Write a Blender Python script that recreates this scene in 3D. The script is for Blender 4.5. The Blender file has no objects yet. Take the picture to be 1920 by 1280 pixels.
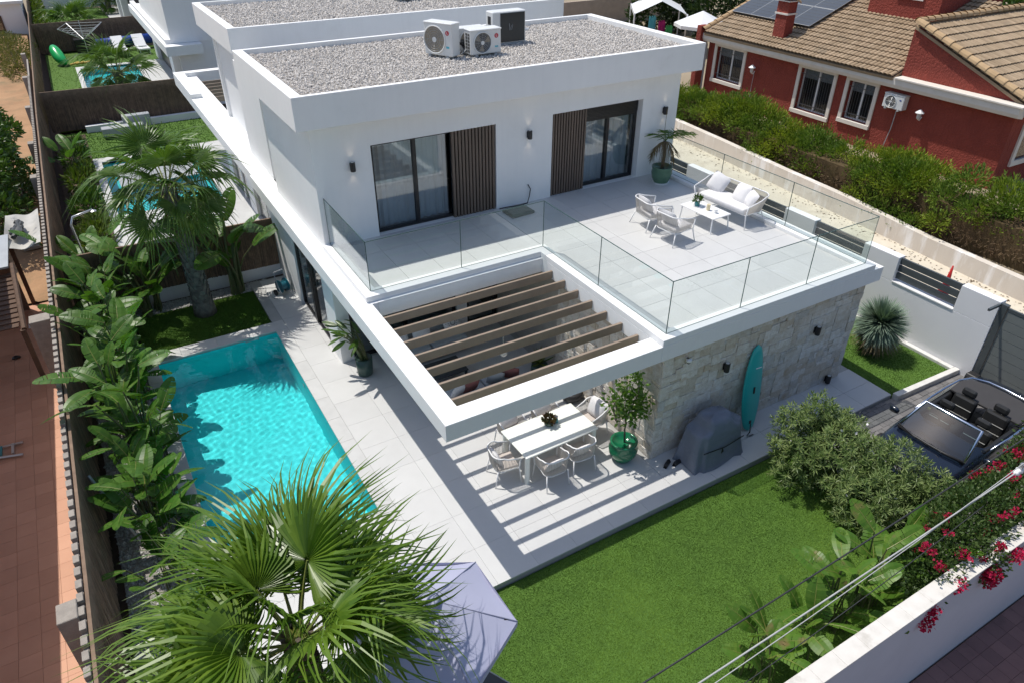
import bpy, bmesh, math, random
from mathutils import Vector, Matrix, Euler
R = math.radians
sc = bpy.context.scene
col = sc.collection
rnd = random.Random(7)

# ------------------------------------------------------------------ camera
cam = bpy.data.cameras.new("camera")
cam.lens = 25.17; cam.sensor_width = 36.0; cam.clip_end = 900
camo = bpy.data.objects.new("camera", cam); col.objects.link(camo)
camo.location = (-3.561, -8.120, 10.522)
_az, _el, _ro = R(30.532), R(33.458), R(0.206)
_fw = Vector((math.sin(_az)*math.cos(_el), math.cos(_az)*math.cos(_el), -math.sin(_el)))
_q = _fw.to_track_quat('-Z', 'Y')
camo.rotation_euler = (_q.to_matrix() @ Matrix.Rotation(_ro, 3, 'Z')).to_euler()
sc.camera = camo

# ------------------------------------------------------------------ sky and sun
SUNDIR = Vector((.24, -.368, -1)).normalized()
w = bpy.data.worlds.new("World"); sc.world = w; w.use_nodes = True
nt = w.node_tree
sky = nt.nodes.new("ShaderNodeTexSky"); sky.sky_type = 'NISHITA'; sky.sun_disc = False
sky.sun_elevation = R(66.3); sky.sun_rotation = R(-33.1)
sky.air_density = 1.0; sky.dust_density = 1.4; sky.ozone_density = 1.0
bg = nt.nodes["Background"]; bg.inputs[1].default_value = 0.135
nt.links.new(sky.outputs[0], bg.inputs[0])
sun = bpy.data.lights.new("sun", 'SUN'); sun.energy = 3.95; sun.angle = R(0.5); sun.color = (1, .955, .88)
suno = bpy.data.objects.new("sun", sun); col.objects.link(suno)
suno.rotation_euler = SUNDIR.to_track_quat('-Z', 'Y').to_euler(); suno.location = (0, 0, 60)
sc.view_settings.view_transform = 'Standard'; sc.view_settings.look = 'None'
sc.view_settings.exposure = 0.0; sc.view_settings.gamma = 1.0
sc.view_settings.use_curve_mapping = False
sc.render.engine = 'CYCLES'
sc.cycles.use_denoising = True
sc.cycles.max_bounces = 8; sc.cycles.transparent_max_bounces = 16
sc.cycles.diffuse_bounces = 4; sc.cycles.caustics_reflective = False; sc.cycles.caustics_refractive = True; sc.cycles.sample_clamp_indirect = 5
sun.cycles.is_caustics_light = True

# ------------------------------------------------------------------ materials
def nodes(name):
    m = bpy.data.materials.new(name); m.use_nodes = True
    t = m.node_tree; t.nodes.clear()
    o = t.nodes.new("ShaderNodeOutputMaterial")
    return m, t, o
def N(t, kind, **kw):
    n = t.nodes.new(kind)
    for k, v in kw.items(): setattr(n, k, v)
    return n
def mixcol(t, fac, a, b, blend='MIX'):
    n = N(t, "ShaderNodeMix", data_type='RGBA', blend_type=blend)
    for sock, v in ((n.inputs[0], fac), (n.inputs[6], a), (n.inputs[7], b)):
        if isinstance(v, bpy.types.NodeSocket): t.links.new(v, sock)
        elif isinstance(v, (tuple, list)): sock.default_value = (*v[:3], 1)
        else: sock.default_value = v
    return n.outputs[2]
def ramp(t, fac, lo, hi, a=0.0, b=1.0):
    n = N(t, "ShaderNodeMapRange"); n.inputs[1].default_value = lo; n.inputs[2].default_value = hi
    n.inputs[3].default_value = a; n.inputs[4].default_value = b
    t.links.new(fac, n.inputs[0]); return n.outputs[0]
def noise(t, vec, scale, detail=4, rough=.55):
    n = N(t, "ShaderNodeTexNoise"); n.inputs["Scale"].default_value = scale
    n.inputs["Detail"].default_value = detail; n.inputs["Roughness"].default_value = rough
    if vec is not None: t.links.new(vec, n.inputs["Vector"])
    return n.outputs[0]
def gpos(t):
    return N(t, "ShaderNodeNewGeometry").outputs["Position"]
def scaled(t, vec, s):
    n = N(t, "ShaderNodeMapping"); n.inputs["Scale"].default_value = s
    t.links.new(vec, n.inputs["Vector"]); return n.outputs[0]

def mat(name, c1, c2=None, rough=.6, scale=3.0, fine=0.0, bump=0.0, bscale=60.0, metal=0.0, spec=.5,
        stain=None, sscale=.6, srange=(.55, .75), island=None, objrnd=None, stretch=None, coat=0.0, streak=0.0, bdist=.02):
    """plain procedural surface: two-tone noise, optional grime patches, per-piece tone and fine relief"""
    m, t, o = nodes(name)
    b = N(t, "ShaderNodeBsdfPrincipled")
    b.inputs["Roughness"].default_value = rough; b.inputs["Metallic"].default_value = metal
    b.inputs["Specular IOR Level"].default_value = spec
    if coat: b.inputs["Coat Weight"].default_value = coat
    p = gpos(t)
    if stretch: p = scaled(t, p, stretch)
    if c2 is None: c2 = tuple(x*.86 for x in c1)
    c = mixcol(t, ramp(t, noise(t, p, scale), .3, .7), c1, c2)
    if fine:
        f = ramp(t, noise(t, p, 90, 2), .3, .7, 1-fine, 1+fine)
        c = mixcol(t, 1.0, c, f, 'MULTIPLY')
    if island:
        r = N(t, "ShaderNodeNewGeometry").outputs["Random Per Island"]
        c = mixcol(t, ramp(t, r, 0, 1), c, mixcol(t, 1.0, c, island, 'MULTIPLY'))
    if objrnd:
        r = N(t, "ShaderNodeObjectInfo").outputs["Random"]
        c = mixcol(t, r, c, mixcol(t, 1.0, c, objrnd, 'MULTIPLY'))
    if stain:
        c = mixcol(t, ramp(t, noise(t, p, sscale, 6, .65), srange[0], srange[1]), c, stain)
    if streak:
        sv = ramp(t, noise(t, scaled(t, gpos(t), (5, 5, .35)), 1.6, 4, .6), .45, .75, 1, 1-streak)
        c = mixcol(t, 1.0, c, sv, 'MULTIPLY')
    t.links.new(c, b.inputs["Base Color"])
    if bump:
        bn = N(t, "ShaderNodeBump"); bn.inputs["Strength"].default_value = bump; bn.inputs["Distance"].default_value = bdist
        t.links.new(noise(t, p, bscale, 3), bn.inputs["Height"]); t.links.new(bn.outputs[0], b.inputs["Normal"])
    t.links.new(b.outputs[0], o.inputs[0])
    return m

def leafmat(name, c1, c2, rough=.45, trans=.3, spec=.4, c3=None, veins=False):
    m, t, o = nodes(name)
    g = N(t, "ShaderNodeNewGeometry")
    c = mixcol(t, g.outputs["Random Per Island"], c1, c2)
    if veins: c = mixcol(t, ramp(t, noise(t, g.outputs["Position"], .5, 2), .45, .62), c, mixcol(t, 1.0, c, (1.9, 1.45, .9), 'MULTIPLY'))
    c = mixcol(t, ramp(t, noise(t, g.outputs["Position"], 1.6, 3), .35, .65), c, mixcol(t, 1.0, c, (.72, .78, .7), 'MULTIPLY'))
    if c3:
        c = mixcol(t, ramp(t, noise(t, g.outputs["Position"], 3.1, 4), .6, .72), c, c3)
    oi = N(t, "ShaderNodeObjectInfo").outputs["Random"]
    c = mixcol(t, oi, c, mixcol(t, 1.0, c, (.78, .82, .74), 'MULTIPLY'))
    b = N(t, "ShaderNodeBsdfPrincipled"); b.inputs["Roughness"].default_value = rough
    b.inputs["Specular IOR Level"].default_value = spec
    t.links.new(c, b.inputs["Base Color"])
    tr = N(t, "ShaderNodeBsdfTranslucent")
    t.links.new(mixcol(t, 1.0, c, (1.5, 1.7, .7), 'MULTIPLY'), tr.inputs[0])
    mx = N(t, "ShaderNodeMixShader"); mx.inputs[0].default_value = trans
    t.links.new(b.outputs[0], mx.inputs[1]); t.links.new(tr.outputs[0], mx.inputs[2])
    t.links.new(mx.outputs[0], o.inputs[0])
    return m

def schlick(t, f0, nrm=None):
    lw = N(t, "ShaderNodeLayerWeight"); lw.inputs[0].default_value = .5
    if nrm is not None: t.links.new(nrm, lw.inputs["Normal"])
    pw = N(t, "ShaderNodeMath", operation='POWER'); pw.inputs[1].default_value = 5
    t.links.new(lw.outputs["Facing"], pw.inputs[0])
    return ramp(t, pw.outputs[0], 0, 1, f0, 1)
def glassmat(name, tint=(.93, .97, .955), f0=.045):
    m, t, o = nodes(name)
    tr = N(t, "ShaderNodeBsdfTransparent"); tr.inputs[0].default_value = (*tint, 1)
    gl = N(t, "ShaderNodeBsdfGlossy"); gl.inputs["Roughness"].default_value = .01
    mx = N(t, "ShaderNodeMixShader")
    t.links.new(schlick(t, f0), mx.inputs[0]); t.links.new(tr.outputs[0], mx.inputs[1]); t.links.new(gl.outputs[0], mx.inputs[2])
    t.links.new(mx.outputs[0], o.inputs[0])
    return m

MT = {}
W_ = (.85, .85, .84)
MT['white'] = mat('white_render', W_, (.82, .82, .815), .75, 1.2, bump=.08, bscale=140, stain=(.76, .755, .74), sscale=.9, srange=(.58, .85), streak=.025)
MT['whiteclean'] = mat('white_paint', (.8, .8, .8), (.78, .78, .78), .4)
MT['soffit'] = MT['white']
MT['kerbwhite'] = mat('white_kerb', (.72, .71, .68), (.6, .59, .56), .8, 4, bump=.1, stain=(.4, .38, .34), sscale=2, srange=(.58, .8))
MT['tile'] = mat('pale_porcelain_tile', (.60, .60, .59), (.57, .57, .56), .5, 2.5, fine=.03, objrnd=(.93, .93, .935), stain=(.50, .495, .48), sscale=1.1, srange=(.62, .85))
MT['joint'] = mat('tile_joint', (.42, .42, .41), None, .9)
MT['coping'] = mat('coping_tile', (.58, .58, .57), (.52, .52, .51), .55, 3, objrnd=(.92, .92, .92))
MT['copingstone'] = mat('cream_coping', (.70, .67, .62), (.62, .59, .54), .7, 6, stain=(.5, .47, .42), sscale=3, srange=(.58, .75))
MT['asphalt'] = mat('asphalt', (.055, .055, .057), (.045, .045, .047), .9, 3, fine=.2)
MT['barrail'] = mat('window_bar', (.16, .16, .17), None, .5)
MT['base'] = mat('concrete_base', (.3, .3, .3), (.24, .24, .24), .9)
MT['greywall'] = mat('grey_render', (.80, .80, .81), (.74, .74, .76), .8, .8, bump=.1, bscale=120, stain=(.62, .62, .63), sscale=.5, srange=(.6, .85))
MT['slat'] = mat('bronze_slat', (.30, .235, .175), (.26, .20, .15), .45, 4)
MT['woodslat'] = mat('wood_slat', (.145, .105, .08), (.105, .078, .06), .5, 6, stretch=(1, 1, .15))
MT['black'] = mat('black_aluminium', (.012, .012, .014), None, .35)
MT['blackplastic'] = mat('black_plastic', (.02, .02, .022), None, .5)
MT['dark'] = mat('dark_interior', (.06, .06, .06), None, .9)
MT['roomwall'] = mat('room_wall', (.35, .34, .33), None, .9)
MT['anthracite'] = mat('anthracite_aluminium', (.075, .085, .09), (.065, .075, .08), .45, 2)
MT['gate'] = mat('grey_gate_panel', (.17, .185, .18), (.155, .17, .165), .5, 1.5)
MT['glass'] = glassmat('balustrade_glass', (.95, .98, .97), .04)
MT['glassedge'] = mat('glass_edge', (.06, .12, .11), None, .2)
MT['pane'] = glassmat('window_pane', (.78, .83, .85), .13)
MT['curtain'] = mat('sheer_curtain', (.75, .76, .78), (.68, .69, .72), .9, 5)
def stone_material():
    m, t, o = nodes('travertine_stone')
    b = N(t, "ShaderNodeBsdfPrincipled"); b.inputs["Roughness"].default_value = .9
    g = N(t, "ShaderNodeNewGeometry"); p = g.outputs["Position"]
    oi = N(t, "ShaderNodeObjectInfo").outputs["Random"]
    sm = N(t, "ShaderNodeMath", operation='ADD'); t.links.new(oi, sm.inputs[0]); t.links.new(g.outputs["Random Per Island"], sm.inputs[1])
    fr = N(t, "ShaderNodeMath", operation='FRACT'); t.links.new(sm.outputs[0], fr.inputs[0])
    cr = N(t, "ShaderNodeValToRGB"); t.links.new(fr.outputs[0], cr.inputs[0])
    e = cr.color_ramp; e.elements[0].position = 0; e.elements[0].color = (.76, .73, .68, 1); e.elements[1].position = 1; e.elements[1].color = (.66, .62, .56, 1)
    for pos, c in ((.3, (.68, .64, .58)), (.5, (.62, .55, .45)), (.68, (.58, .565, .54)), (.85, (.78, .755, .71))):
        el = e.elements.new(pos); el.color = (*c, 1)
    c = mixcol(t, ramp(t, noise(t, p, 9, 5, .65), .35, .7), cr.outputs[0], mixcol(t, 1.0, cr.outputs[0], (.80, .74, .66), 'MULTIPLY'))
    c = mixcol(t, ramp(t, noise(t, p, 2.1, 6, .65), .58, .75), c, (.46, .34, .22))
    c = mixcol(t, 1.0, c, ramp(t, noise(t, p, 70, 2), .3, .7, .85, 1.12), 'MULTIPLY')
    t.links.new(c, b.inputs["Base Color"])
    bn = N(t, "ShaderNodeBump"); bn.inputs["Strength"].default_value = .8; bn.inputs["Distance"].default_value = .025
    t.links.new(noise(t, p, 22, 4), bn.inputs["Height"]); t.links.new(bn.outputs[0], b.inputs["Normal"])
    t.links.new(b.outputs[0], o.inputs[0]); return m
MT['stone'] = stone_material()
MT['mortar'] = mat('stone_backing', (.42, .38, .33), None, .95)
MT['gravel'] = mat('roof_gravel', (.53, .505, .47), (.47, .445, .415), .95, 8, island=(1.55, 1.52, 1.5))
MT['gravelbed'] = mat('gravel_bed', (.34, .315, .285), (.26, .24, .22), .95, 30, bump=.6, bscale=50)
MT['pebble'] = mat('white_pebbles', (.62, .61, .58), (.5, .49, .47), .8, 8, island=(.6, .6, .6))
MT['turfbase'] = mat('turf_base', (.085, .17, .022), (.065, .135, .018), .95, 4)
MT['turf'] = None
MT['soil'] = mat('soil', (.10, .065, .045), (.06, .04, .03), .95, 8, bump=.5, bscale=30)
MT['dirt'] = mat('orange_dirt', (.42, .25, .135), (.33, .19, .10), .95, .9, fine=.12, bump=.8, bscale=9, stain=(.24, .17, .09), sscale=.8, srange=(.5, .7))
MT['land'] = mat('dry_land', (.33, .27, .19), (.25, .2, .13), .95, .15, bump=.5, bscale=4)
MT['terracotta'] = mat('terracotta_tile', (.62, .34, .22), (.55, .29, .185), .65, 1.5, fine=.05, objrnd=(.86, .84, .82))
MT['grout'] = mat('terracotta_grout', (.46, .26, .175), None, .95)
MT['pavement'] = mat('red_paver', (.27, .15, .135), (.22, .12, .11), .8, 2, fine=.1, objrnd=(.82, .82, .84), stain=(.12, .075, .07), sscale=1, srange=(.55, .75))
MT['paver'] = mat('grey_paver', (.16, .155, .155), (.12, .118, .12), .8, 3, fine=.1, island=(1.4, 1.38, 1.35), bump=.2)
MT['path'] = mat('cream_path', (.66, .60, .49), (.58, .52, .42), .9, 1.5, fine=.06, bump=.15, bscale=40, stain=(.4, .34, .26), sscale=.9, srange=(.56, .78))
MT['oldwall'] = mat('stained_old_wall', (.70, .645, .575), (.62, .56, .49), .9, 1.2, bump=.2, bscale=30, stain=(.84, .82, .80), sscale=2.2, srange=(.52, .66), stretch=(1, 1, .18))
MT['redwall'] = mat('red_render', (.285, .054, .036), (.235, .043, .029), .92, 2.0, fine=.15, bump=1.0, bscale=13, bdist=.06, stain=(.22, .04, .028), sscale=.7, srange=(.5, .75), streak=.12)
MT['winpane'] = glassmat('house_window_pane', (.8, .83, .85), .05)
MT['ridge'] = mat('ridge_tile', (.55, .385, .215), (.44, .30, .17), .85, 4, fine=.1, objrnd=(.8, .78, .74))
MT['streetwall'] = mat('street_side_render', (.60, .595, .62), (.55, .545, .57), .8, 1.0, stain=(.48, .47, .48), sscale=.8, srange=(.6, .85))
MT['cream'] = mat('cream_trim', (.76, .71, .65), (.70, .65, .58), .7, 4)
MT['rooftile'] = mat('clay_roof_tile', (.43, .32, .21), (.35, .26, .17), .85, 3, fine=.1, island=(.74, .72, .68), stain=(.24, .19, .13), sscale=1.1, srange=(.55, .75))
MT['solar'] = mat('solar_cells', (.06, .066, .075), (.075, .082, .092), .3, .7, spec=.8)
MT['alu'] = mat('aluminium', (.6, .61, .62), None, .35, metal=.8)
MT['steel'] = mat('galvanised', (.45, .46, .47), None, .4, metal=.7)
MT['acwhite'] = mat('ac_housing', (.72, .73, .72), (.68, .69, .69), .4, 3)
MT['acgrille'] = mat('ac_grille', (.09, .09, .09), None, .5)
MT['acfan'] = mat('ac_fan', (.34, .29, .22), None, .5)
MT['hppanel'] = mat('heat_pump_front', (.008, .018, .026), None, .25)
MT['logo_red'] = mat('logo_red', (.5, .03, .06), None, .4)
MT['rope'] = mat('rope_weave', (.60, .56, .51), (.5, .47, .43), .85, 30)
MT['cushion'] = mat('white_fabric', (.76, .75, .75), (.70, .69, .70), .95, 6, bump=.25, bscale=200)
MT['greige'] = mat('greige_fabric', (.56, .50, .46), (.5, .45, .41), .95, 6)
MT['tablewhite'] = mat('cream_table', (.84, .86, .79), (.82, .84, .77), .4, 2)
MT['greenglaze'] = mat('green_glaze', (.008, .13, .055), (.012, .17, .075), .12, 5, spec=.7)
MT['sageglaze'] = mat('sage_glaze', (.10, .20, .13), (.075, .15, .095), .25, 6)
MT['darkgreenpot'] = mat('dark_green_pot', (.035, .07, .06), (.05, .09, .075), .3, 6)
MT['tealpot'] = mat('teal_pot', (.03, .22, .24), None, .4)
MT['candle'] = mat('cream_candle', (.75, .65, .42), None, .6)
MT['board'] = mat('teal_board', (.02, .38, .355), (.025, .42, .39), .3, 1.5)
MT['boarddark'] = mat('board_pad', (.01, .10, .10), None, .6)
MT['bbq'] = mat('grey_cover_cloth', (.19, .21, .26), (.155, .175, .22), .7, 3, bump=.5, bscale=9, bdist=.04)
MT['umbrella'] = mat('lavender_canvas', (.41, .42, .545), (.38, .39, .515), .85, 1.5, bump=.1, bscale=150)
MT['umbrellaseam'] = mat('lavender_seam', (.30, .31, .42), None, .85)
MT['carpaint'] = mat('midnight_paint', (.006, .010, .022), (.005, .009, .02), .22, 1, spec=.6, coat=.8)
MT['carleather'] = mat('black_leather', (.018, .018, .018), (.012, .012, .012), .45, 10)
MT['stitch'] = mat('pale_piping', (.42, .42, .4), None, .7)
MT['chrome'] = mat('satin_chrome', (.70, .75, .85), None, .18, metal=1.0)
MT['tonneau'] = mat('tonneau_cloth', (.045, .043, .045), None, .8)
MT['screen'] = glassmat('windscreen', (.34, .47, .50), .10)
MT['tyre'] = mat('tyre', (.015, .015, .015), None, .8)
MT['brush'] = mat('brushwood', (.15, .11, .082), (.095, .07, .053), .95, 6, island=(2.4, 2.2, 2.0))
MT['reed'] = mat('reed_screen', (.17, .12, .08), (.12, .085, .055), .95, 8, island=(1.7, 1.7, 1.6))
MT['bark'] = mat('palm_bark', (.16, .13, .105), (.10, .08, .065), .95, 12, bump=.6, bscale=20, island=(.6, .6, .6))
MT['barkgrey'] = mat('grey_bark', (.17, .16, .14), (.09, .085, .075), .95, 10, bump=.6, bscale=18, island=(1.6, 1.6, 1.55))
MT['stem'] = mat('green_stem', (.075, .11, .03), (.10, .10, .045), .6, 8)
MT['wood'] = mat('weathered_wood', (.14, .085, .055), (.09, .055, .038), .85, 6, bump=.3, stretch=(.2, 3, 1))
MT['tarp'] = mat('pale_tarp', (.52, .50, .46), (.4, .39, .36), .8, 3, stain=(.2, .2, .21), sscale=3, srange=(.6, .7))
MT['block'] = mat('concrete_block', (.36, .325, .285), (.28, .25, .22), .95, 8, bump=.5, bscale=50)
MT['pinkish'] = mat('beige_block_wall', (.48, .385, .30), (.40, .32, .25), .9, 2, bump=.3)
MT['bluecover'] = mat('blue_pool_cover', (.012, .05, .30), (.01, .04, .24), .4, 3)
MT['toygreen'] = mat('green_inflatable', (.02, .42, .12), None, .25)
MT['yellow'] = mat('yellow_plastic', (.65, .45, .10), None, .5)
MT['red'] = mat('red_plastic', (.55, .02, .015), None, .35)
MT['pink'] = mat('dusty_pink_fabric', (.30, .12, .11), None, .95)
MT['teal'] = mat('teal_plastic', (.01, .14, .19), None, .35)
MT['cyancloth'] = mat('cyan_cloth', (.12, .5, .6), None, .8)
MT['magenta'] = mat('magenta_cloth', (.5, .02, .2), None, .8)
MT['cable'] = mat('black_cable', (.03, .03, .032), None, .6)
MT['greycable'] = mat('grey_cable', (.45, .45, .44), None, .6)
MT['greyfab'] = mat('pale_grey_fabric', (.42, .44, .46), (.36, .38, .4), .95, 5)
MT['darkframe'] = mat('dark_frame', (.05, .055, .06), None, .6)
MT['print'] = mat('mandala_print', (.10, .11, .13), None, .9)
MT['palegrey'] = mat('pale_grey_plastic', (.4, .42, .44), None, .5)
MT['lampglass'] = mat('frosted_lamp', (.6, .6, .58), None, .2)
MT['water_blue'] = None

# leaves
MT['fan'] = leafmat('fan_palm_leaf', (.095, .18, .02), (.18, .275, .032), .32, .28, .38)
MT['fandark'] = leafmat('fan_palm_leaf_dark', (.08, .155, .03), (.145, .225, .05), .36, .25, .28)
MT['fandry'] = leafmat('dry_palm_leaf', (.16, .11, .05), (.22, .15, .07), .7, .15)
MT['petiole'] = mat('palm_petiole', (.20, .22, .045), (.14, .17, .04), .5, 6)
MT['paddle'] = leafmat('paddle_leaf', (.06, .145, .02), (.105, .205, .032), .38, .25, .28)
MT['paddle2'] = leafmat('paddle_leaf_light', (.09, .195, .025), (.15, .25, .04), .4, .28, .28, c3=(.22, .17, .07))
MT['oleander'] = leafmat('oleander_leaf', (.13, .20, .062), (.28, .335, .13), .45, .2)
MT['boug'] = leafmat('bougainvillea_leaf', (.05, .10, .025), (.11, .16, .045), .5, .25)
MT['bract'] = leafmat('crimson_bract', (.75, .03, .15), (.60, .02, .09), .6, .35, .2)
MT['hedge'] = leafmat('conifer_spray', (.085, .155, .022), (.18, .255, .035), .6, .2, .25, veins=True)
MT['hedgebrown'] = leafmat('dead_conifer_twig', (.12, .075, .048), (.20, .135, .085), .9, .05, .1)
MT['citrus'] = leafmat('glossy_small_leaf', (.075, .17, .02), (.16, .28, .04), .3, .3, .5)
MT['yucca'] = leafmat('blue_yucca_blade', (.19, .26, .21), (.28, .35, .28), .5, .1, .3)
MT['yuccadry'] = leafmat('dry_yucca_blade', (.22, .16, .10), (.28, .2, .12), .8, .1)
MT['bush'] = leafmat('dark_tree_leaf', (.045, .10, .018), (.095, .165, .03), .35, .2, .45)
MT['drygrass'] = leafmat('dry_scrub', (.20, .18, .07), (.14, .15, .05), .8, .2, .2)
MT['shrublight'] = leafmat('light_shrub_leaf', (.08, .14, .02), (.16, .19, .04), .5, .25)
MT['treefar'] = leafmat('far_tree_leaf', (.02, .045, .010), (.045, .075, .016), .6, .15)
MT['reddish'] = leafmat('reddish_succulent', (.16, .06, .03), (.07, .10, .03), .5, .15)
def turfmat(name, c1, c2, dark, yel):
    m, t, o = nodes(name); g = N(t, "ShaderNodeNewGeometry"); p = g.outputs["Position"]
    c = mixcol(t, g.outputs["Random Per Island"], c1, c2)
    c = mixcol(t, ramp(t, noise(t, p, .55, 4, .6), .42, .62), c, mixcol(t, 1.0, c, yel, 'MULTIPLY'))
    c = mixcol(t, ramp(t, noise(t, scaled(t, p, (1, .45, 1)), 1.3, 4, .6), .45, .68), c, mixcol(t, 1.0, c, dark, 'MULTIPLY'))
    b = N(t, "ShaderNodeBsdfPrincipled"); b.inputs["Roughness"].default_value = .55; b.inputs["Specular IOR Level"].default_value = .3
    t.links.new(c, b.inputs["Base Color"]); t.links.new(b.outputs[0], o.inputs[0]); return m
MT['turf'] = turfmat('turf_blade', (.125, .24, .03), (.165, .285, .042), (.66, .70, .62), (1.3, 1.2, 1.2))
MT['turf2'] = turfmat('turf_blade_far', (.075, .165, .016), (.11, .21, .026), (.7, .72, .7), (1.25, 1.15, 1.2))

def water_material():
    m, t, o = nodes('pool_water')
    g = N(t, "ShaderNodeBsdfGlass"); g.inputs["Roughness"].default_value = 0; g.inputs["IOR"].default_value = 1.33
    g.inputs[0].default_value = (.90, 1, 1, 1)
    t.links.new(g.outputs[0], o.inputs[0])
    return m
MT['water'] = water_material()
MT['poolshell'] = mat('pool_mosaic', (.03, .72, .76), (.025, .69, .73), .5, 2.5, fine=.05)

# ------------------------------------------------------------------ mesh helpers
ORG = {}
def tag(o, label=None, cat=None, group=None, kind=None):
    if label: o["label"] = label
    if cat: o["category"] = cat
    if group: o["group"] = group
    if kind: o["kind"] = kind
    return o
def thing(name, label, cat, loc=(0, 0, 0), rz=0.0, group=None):
    o = bpy.data.objects.new(name, None); col.objects.link(o)
    o.location = loc; o.rotation_euler = (0, 0, rz); o.empty_display_size = .2
    ORG[o] = Vector(loc)
    return tag(o, label, cat, group)
def copy_tree(o, parent=None):
    c = o.copy(); col.objects.link(c); c.parent = parent
    for ch in o.children: copy_tree(ch, c)
    return c
class MB:
    def __init__(s): s.v = []; s.f = []
    def add(s, vs, fs):
        n = len(s.v); s.v += [tuple(v) for v in vs]; s.f += [tuple(i+n for i in f) for f in fs]; return s
    def box(s, x0, x1, y0, y1, z0, z1):
        return s.add([(x0,y0,z0),(x1,y0,z0),(x1,y1,z0),(x0,y1,z0),(x0,y0,z1),(x1,y0,z1),(x1,y1,z1),(x0,y1,z1)],
                     [(3,2,1,0),(4,5,6,7),(0,1,5,4),(1,2,6,5),(2,3,7,6),(3,0,4,7)])
    def cbox(s, c, d, rot=None):
        hx, hy, hz = d[0]/2, d[1]/2, d[2]/2
        vs = [Vector(p) for p in [(-hx,-hy,-hz),(hx,-hy,-hz),(hx,hy,-hz),(-hx,hy,-hz),(-hx,-hy,hz),(hx,-hy,hz),(hx,hy,hz),(-hx,hy,hz)]]
        if rot is not None: vs = [rot @ v for v in vs]
        return s.add([v + Vector(c) for v in vs], [(3,2,1,0),(4,5,6,7),(0,1,5,4),(1,2,6,5),(2,3,7,6),(3,0,4,7)])
    def quad(s, a, b, c, d): return s.add([a, b, c, d], [(0, 1, 2, 3)])
    def prism(s, poly, h0, h1, axis='z'):
        n = len(poly)
        def P(p, h): return {'z': (p[0], p[1], h), 'y': (p[0], h, p[1]), 'x': (h, p[0], p[1])}[axis]
        vs = [P(p, h0) for p in poly] + [P(p, h1) for p in poly]
        return s.add(vs, [tuple(range(n))[::-1], tuple(range(n, 2*n))] + [(i, (i+1) % n, n+(i+1) % n, n+i) for i in range(n)])
    def tube(s, pts, r, n=8, cap=True, closed=False):
        pts = [Vector(p) for p in pts]; m = len(pts)
        rr = r if isinstance(r, (list, tuple)) else [r]*m
        vs = []; fs = []; up = None
        for i, p in enumerate(pts):
            if closed: d = (pts[(i+1) % m]-pts[i-1])
            else: d = (pts[min(i+1, m-1)]-pts[max(i-1, 0)])
            d.normalize()
            if up is None:
                up = Vector((0, 0, 1)) if abs(d.z) < .9 else Vector((1, 0, 0))
            a = d.cross(up)
            if a.length < 1e-5: a = d.cross(Vector((0, 1, 0)))
            a.normalize(); b = a.cross(d); up = b
            for k in range(n):
                t = 2*math.pi*k/n
                vs.append(p + (a*math.cos(t)+b*math.sin(t))*rr[i])
        segs = m if closed else m-1
        for i in range(segs):
            j = (i+1) % m
            for k in range(n):
                k2 = (k+1) % n
                fs.append((i*n+k, i*n+k2, j*n+k2, j*n+k))
        if cap and not closed:
            fs.append(tuple(range(n))[::-1]); fs.append(tuple(range((m-1)*n, m*n)))
        return s.add(vs, fs)
    def lathe(s, prof, c=(0, 0, 0), n=24, sx=1, sy=1, cap=True):
        vs = []; fs = []
        for r, z in prof:
            for k in range(n):
                t = 2*math.pi*k/n
                vs.append((c[0]+r*math.cos(t)*sx, c[1]+r*math.sin(t)*sy, c[2]+z))
        for i in range(len(prof)-1):
            for k in range(n):
                k2 = (k+1) % n
                fs.append((i*n+k, i*n+k2, (i+1)*n+k2, (i+1)*n+k))
        if cap:
            fs.append(tuple(range(n))[::-1]); fs.append(tuple(range((len(prof)-1)*n, len(prof)*n)))
        return s.add(vs, fs)
    def disc(s, c, nrm, r, n=24, th=.01):
        c = Vector(c); nrm = Vector(nrm).normalized()
        return s.tube([c, c+nrm*th], r, n)
    def build(s, name, m, parent=None, world=None, bevel=0, smooth=False, seg=1, kind=None, sub=0):
        me = bpy.data.meshes.new(name)
        vs = s.v
        if world is not None:
            vs = [(x-world[0], y-world[1], z-world[2]) for x, y, z in vs]
        me.from_pydata(vs, [], s.f)
        me.materials.append(MT[m] if isinstance(m, str) else m)
        o = bpy.data.objects.new(name, me); col.objects.link(o)
        if parent is not None: o.parent = parent
        if smooth:
            me.polygons.foreach_set('use_smooth', [True]*len(me.polygons))
        if bevel:
            b = o.modifiers.new('bevel', 'BEVEL'); b.width = bevel; b.segments = seg; b.limit_method = 'ANGLE'; b.angle_limit = R(40)
        if sub:
            q = o.modifiers.new('sub', 'SUBSURF'); q.levels = sub; q.render_levels = sub
        if kind: o["kind"] = kind
        me.update()
        return o
def link(name, me, parent, loc=(0, 0, 0), rot=None, scale=(1, 1, 1)):
    o = bpy.data.objects.new(name, me); col.objects.link(o); o.parent = parent
    o.location = loc; o.scale = scale
    if rot is not None: o.rotation_euler = rot
    return o
def unit_piece(name, m, bev=.06, jit=0, seed=0):
    """a unit block -.5...5 with chamfered edges, as shared mesh data for slabs, stones and tiles"""
    bm = bmesh.new(); bmesh.ops.create_cube(bm, size=1.0)
    r = random.Random(seed)
    for v in bm.verts:
        v.co += Vector((r.uniform(-jit, jit), r.uniform(-jit, jit), r.uniform(-jit, jit)))
    if bev: bmesh.ops.bevel(bm, geom=list(bm.edges), offset=bev, segments=1, affect='EDGES')
    me = bpy.data.meshes.new(name); bm.to_mesh(me); bm.free()
    me.materials.append(MT[m] if isinstance(m, str) else m)
    return me
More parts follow.
